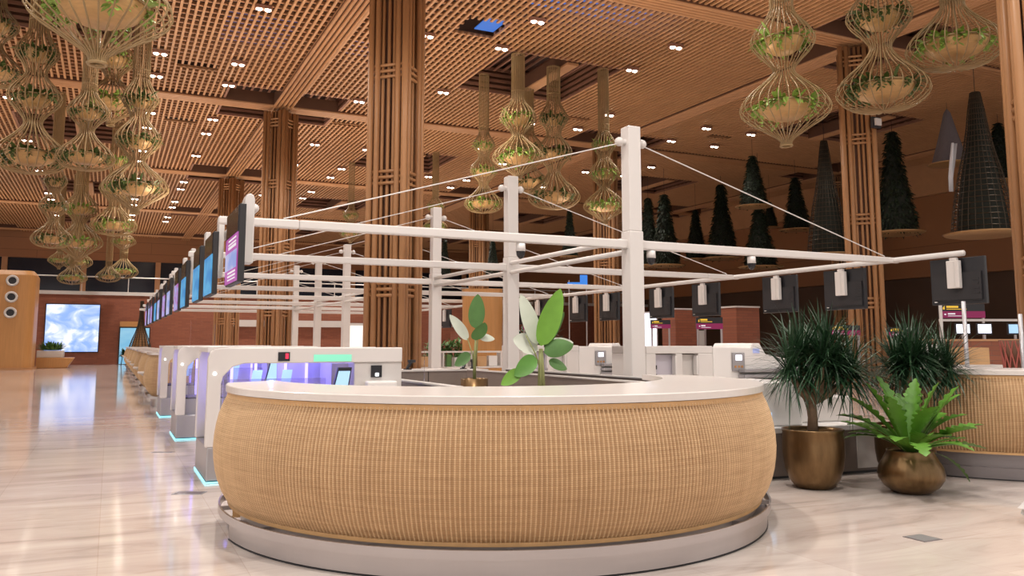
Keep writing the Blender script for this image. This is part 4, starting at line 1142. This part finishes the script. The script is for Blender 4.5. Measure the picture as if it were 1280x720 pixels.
m = MB(); m.box(-.45, -.4, .08, .14, 0, 4.5); m.box(.38, .43, .08, .14, 0, 4.5); m.build('sign_leg', M['steel'], bl)
gd = thing('grey_gate', 'plain grey gate panel between the two brick blocks', 'gate', (24.9, 32.2, 0), radians(-26))
MB().box(-.55, .55, 0, .06, 0, 2.1).build('leaf_panel', M['offwhite'], gd); m = MB(); m.box(-.62, -.55, -.02, .08, 0, 2.2); m.box(.55, .62, -.02, .08, 0, 2.2); m.build('frame', M['steel'], gd)
def hedge(x, y, w, h, lb, mm, seed):
    t = thing('planter_hedge', lb, 'hedge', (x, y, 0), radians(-26), kind='thing')
    MB().box(-w / 2, w / 2, -.3, .3, 0, .8).build('planter_box', M['taupe'], t)
    r = random.Random(seed); m = MB()
    for i in range(420):
        a = r.uniform(0, 6.28); el = r.uniform(-.2, 1.3)
        m.leaf((r.uniform(-w / 2, w / 2), r.uniform(-.3, .3), .8 + r.uniform(0, h - .3)), (cos(a) * cos(el), sin(a) * cos(el), sin(el)), r.uniform(.15, .4), .1, .6, 3)
    m.build('foliage', M[mm], t)
hedge(12.3, 32.0, 1.5, 1.0, 'green planted hedge between the third and second white posts', 'leaf_mid', 3)
hedge(16.9, 33.4, 2.6, 1.6, 'dark green planted hedge behind the taller banana plant', 'leaf_dark', 4)
wp = thing('wooden_kiosk', 'curved plain wooden kiosk wall behind the slim banana plant', 'kiosk', (12.3, 28.2, 0), radians(-26))
MB().prism(rrect(1.45, 1.4, .3), 0, 3.45).build('shell', M['wood_orange'], wp)
lt = thing('striped_stool', 'small red and white striped stool behind the banana plant', 'stool', (14.6, 26.9, 0))
m = MB(); m.box(-.3, .3, -.3, .3, .9, 1.5)
m.build('seat_block', M['pink_board'], lt); m = MB()
for k in range(5): m.prism([(-.3 + k * .12, .95), (-.25 + k * .12, .95), (-.17 + k * .12, 1.45), (-.22 + k * .12, 1.45)], -.31, -.3, 'y')
m.build('stripes', mat('red_paint', (.45, .03, .03), .5), lt); m = MB()
for sx in (-.26, .26):
    for sy in (-.26, .26): m.box(sx - .03, sx + .03, sy - .03, sy + .03, 0, .9)
m.build('leg', M['wood_orange'], lt)
# white glowing recess in the far brick wall
wl = thing('lit_wall_recess', 'pale lit recess in the far brick wall left of the central column', 'niche', (17.85, 66.1, 0))
MB().box(-1.0, 1.0, 0, .09, 0, 3.1).build('surround', M['offwhite'], wl); MB().box(-.95, .95, -.03, 0, .1, 2.9).build('lit_back', glow('recess_glow', (1, .93, .85), 1.0), wl)
struct(MB().box(7.5, 16.7, 66.0, 66.25, 2.75, 3.25).build('trim_2', M['offwhite']))
# right: table, screens, rails behind the right counter
rr = thing('security_rail', 'thin white rail with posts far behind the right counter', 'rail', (19.6, 15.0, 0), radians(-26))
m = MB(); m.box(0, 2.6, 0, .06, 2.07, 2.13); m.build('top_rail', M['white_paint'], rr); m = MB(); m.box(0, .05, 0, .05, 0, 2.07); m.box(2.5, 2.55, 0, .05, 0, 2.07); m.build('post', M['steel'], rr)
for k, (x, y, mm, lb) in enumerate([(20.15, 14.75, 'bright_screen', 'small lit white screen, left one of the pair behind the right counter'), (20.65, 14.5, 'bright_screen', 'small lit white screen, right one of the pair behind the right counter'), (21.45, 14.2, 'tablet', 'small blue and white screen at the right edge behind the rail')]):
    t = thing('small_monitor', lb, 'screen', (x, y, 0), radians(-26), 'small lit monitors behind the right counter')
    MB().box(-.2, .2, 0, .05, 1.72, 2.02).build('casing', M['black'], t); MB().box(-.17, .17, -.012, 0, 1.76, 1.99).build('display', M[mm], t)
    MB().box(-.03, .03, .01, .04, .02, 1.72).build('stand', M['steel'], t); MB().box(-.15, .15, -.1, .15, 0, .02).build('foot', M['steel'], t)
lo = thing('brown_barrier_wall', 'long low brown panelled barrier behind the right counter', 'barrier', (17.2, 14.6, 0), radians(-26))
MB().box(0, 6, 0, .12, 0, 1.55).build('panel', M['brick'], lo); MB().box(0, 6, -.02, .14, 1.55, 1.6).build('cap', M['beam_wood'], lo)
wm = thing('scanner_kiosk', 'white standing kiosk with a slanted black edge behind the right counter', 'kiosk', (12.1, 9.35, 0), radians(-26))
MB().prism([(-.17, 0), (-.17, 1.48), (.12, 1.48), (.22, 0)], 0, .3, 'y').build('body', M['white_gloss'], wm, bevel=.02); MB().prism([(.125, 1.45), (.16, 1.45), (.27, 1.1), (.235, 1.1)], -.01, .28, 'y').build('edge_strip', M['black'], wm); MB().box(-.1, .02, -.012, 0, 1.33, 1.39).build('scanner', M['black'], wm)
bx = thing('cardboard_box', 'brown cardboard box on a low table behind the right counter', 'box', (14.1, 10.2, 1.12), radians(-20))
MB().box(-.28, .22, -.2, .2, 0, .30).build('carton', M['card'], bx); MB().box(-.28, .22, -.015, .015, .30, .304).build('tape', M['wood_orange'], bx)
tb = thing('low_table', 'low white table carrying the cardboard box behind the right counter', 'table', (14.0, 10.2, 0), radians(-20))
MB().box(-.8, .45, -.4, .4, 1.07, 1.12).build('table_top', M['white_paint'], tb)
for sx in (-.75, .4):
    for sy in (-.35, .35): MB().box(sx - .03, sx + .03, sy - .03, sy + .03, 0, 1.07).build('leg', M['steel'], tb)
ls = thing('lattice_stool', 'red and beige criss-cross patterned stool at the right edge', 'stool', (13.45, 8.9, 0), radians(-26))
MB().lathe([(.001, 0), (.20, 0), (.24, .3), (.15, .75), (.20, 1.25), (.26, 1.55), (.001, 1.55)], 20).build('body', M['core_dark'], ls, smooth=True)
m = MB()
for s in (-1, 1):
    for i in range(14):
        m.tube([((.25 - .06 * sin(pi * q / 8) ) * cos(2 * pi * i / 14 + s * q * .16), (.25 - .06 * sin(pi * q / 8)) * sin(2 * pi * i / 14 + s * q * .16), .02 + q * .19) for q in range(9)], .014, 4)
m.build('lattice', mat('red_cane', (.36, .09, .07), .5, 0, .2, 6), ls)
for k, (x, y, h, lb) in enumerate([(12.0, 8.75, 2.15, 'slim grey pole rising behind the right counter near the white kiosk'), (12.75, 8.35, 1.95, 'slim grey pole beside the criss-cross stool'), (15.2, 11.6, 2.9, 'slim pale pole behind the nearest right monitor')]):
    t = thing('barrier_pole', lb, 'pole', (x, y, 0), 0, 'slim poles behind the right counter')
    MB().tube([(0, 0, .02), (0, 0, h)], .032, 12).build('pole', M['grey_metal'] if k < 2 else M['offwhite'], t, smooth=True); MB().lathe([(.001, .02), (.1, .02), (.11, 0)], 16).build('foot', M['steel'], t)

# ------------------------------------------------------------------ small things on the floor
for k, (x, y, a, b, lb) in enumerate([(.80, 9.2, .30, .17, 'rectangular steel floor box in front of the nearest bag drop machine'), (.74, 12.75, .30, .12, 'rectangular steel floor box in front of the second bag drop machine')]):
    t = thing('floor_box', lb, 'floor box', (x, y, 0), radians(-26), 'steel floor boxes by the bag drops')
    MB().box(-a / 2, a / 2, -b / 2, b / 2, 0, .004).build('plate', M['grey_metal'], t); MB().box(-a / 2 + .02, a / 2 - .02, -b / 2 + .02, b / 2 - .02, .004, .006).build('lid', M['steel_dark'], t)
t = thing('floor_plate', 'small square steel plate in the floor in front of the fern', 'floor plate', (5.75, 4.66, 0), 0)
MB().box(-.1, .1, -.1, .1, 0, .004).build('plate', M['steel_dark'], t); MB().box(-.085, .085, -.085, .085, .004, .006).build('lid', M['grey_metal'], t)
t = thing('plastic_bundle', 'crumpled grey plastic wrapped bundle on the floor at the right edge', 'bundle', (7.16, 4.55, 0))
m = MB(); r = random.Random(3); m.ball((0, 0, .11), .22, .2, .11, 18, 10)
m.v = [(x * (1 + r.uniform(-.14, .14)), y * (1 + r.uniform(-.14, .14)), max(0, z * (1 + r.uniform(-.15, .2)))) for x, y, z in m.v]
w = m.build('wrapping', M['plastic_grey'], t)
MB().prism([(-.24, .13), (-.1, .2), (.1, .22), (.2, .17), (-.05, .12)], -.1, .12, 'y').build('loose_flap', M['plastic_grey'], t)

# ------------------------------------------------------------------ camera, world, view
cd = bpy.data.cameras.new('camera'); cam = bpy.data.objects.new('camera', cd); COL.objects.link(cam)
cam.location = (0, 0, 1.5)
cam.rotation_euler = (radians(90) + math.atan(120 / 1045.), 0, -radians(25.56))
cd.sensor_width = 36; cd.lens = 1045. / 1280 * 36; cd.shift_y = -(360 - 309) / 1280.; cd.clip_end = 300; cd.clip_start = .05
SC.camera = cam
w = bpy.data.worlds.new('world'); SC.world = w; w.use_nodes = True
bg = w.node_tree.nodes['Background']; bg.inputs['Color'].default_value = (1, .92, .86, 1); bg.inputs['Strength'].default_value = .9
SC.view_settings.view_transform = 'Standard'; SC.view_settings.look = 'None'; SC.view_settings.gamma = 1; SC.view_settings.exposure = 0.0
SC.view_settings.use_curve_mapping = False
SC.cycles.use_denoising = True
SC.cycles.max_bounces = 6; SC.cycles.diffuse_bounces = 3; SC.cycles.glossy_bounces = 3; SC.cycles.transmission_bounces = 4
SC.cycles.sample_clamp_indirect = 6; SC.cycles.caustics_reflective = False; SC.cycles.caustics_refractive = False
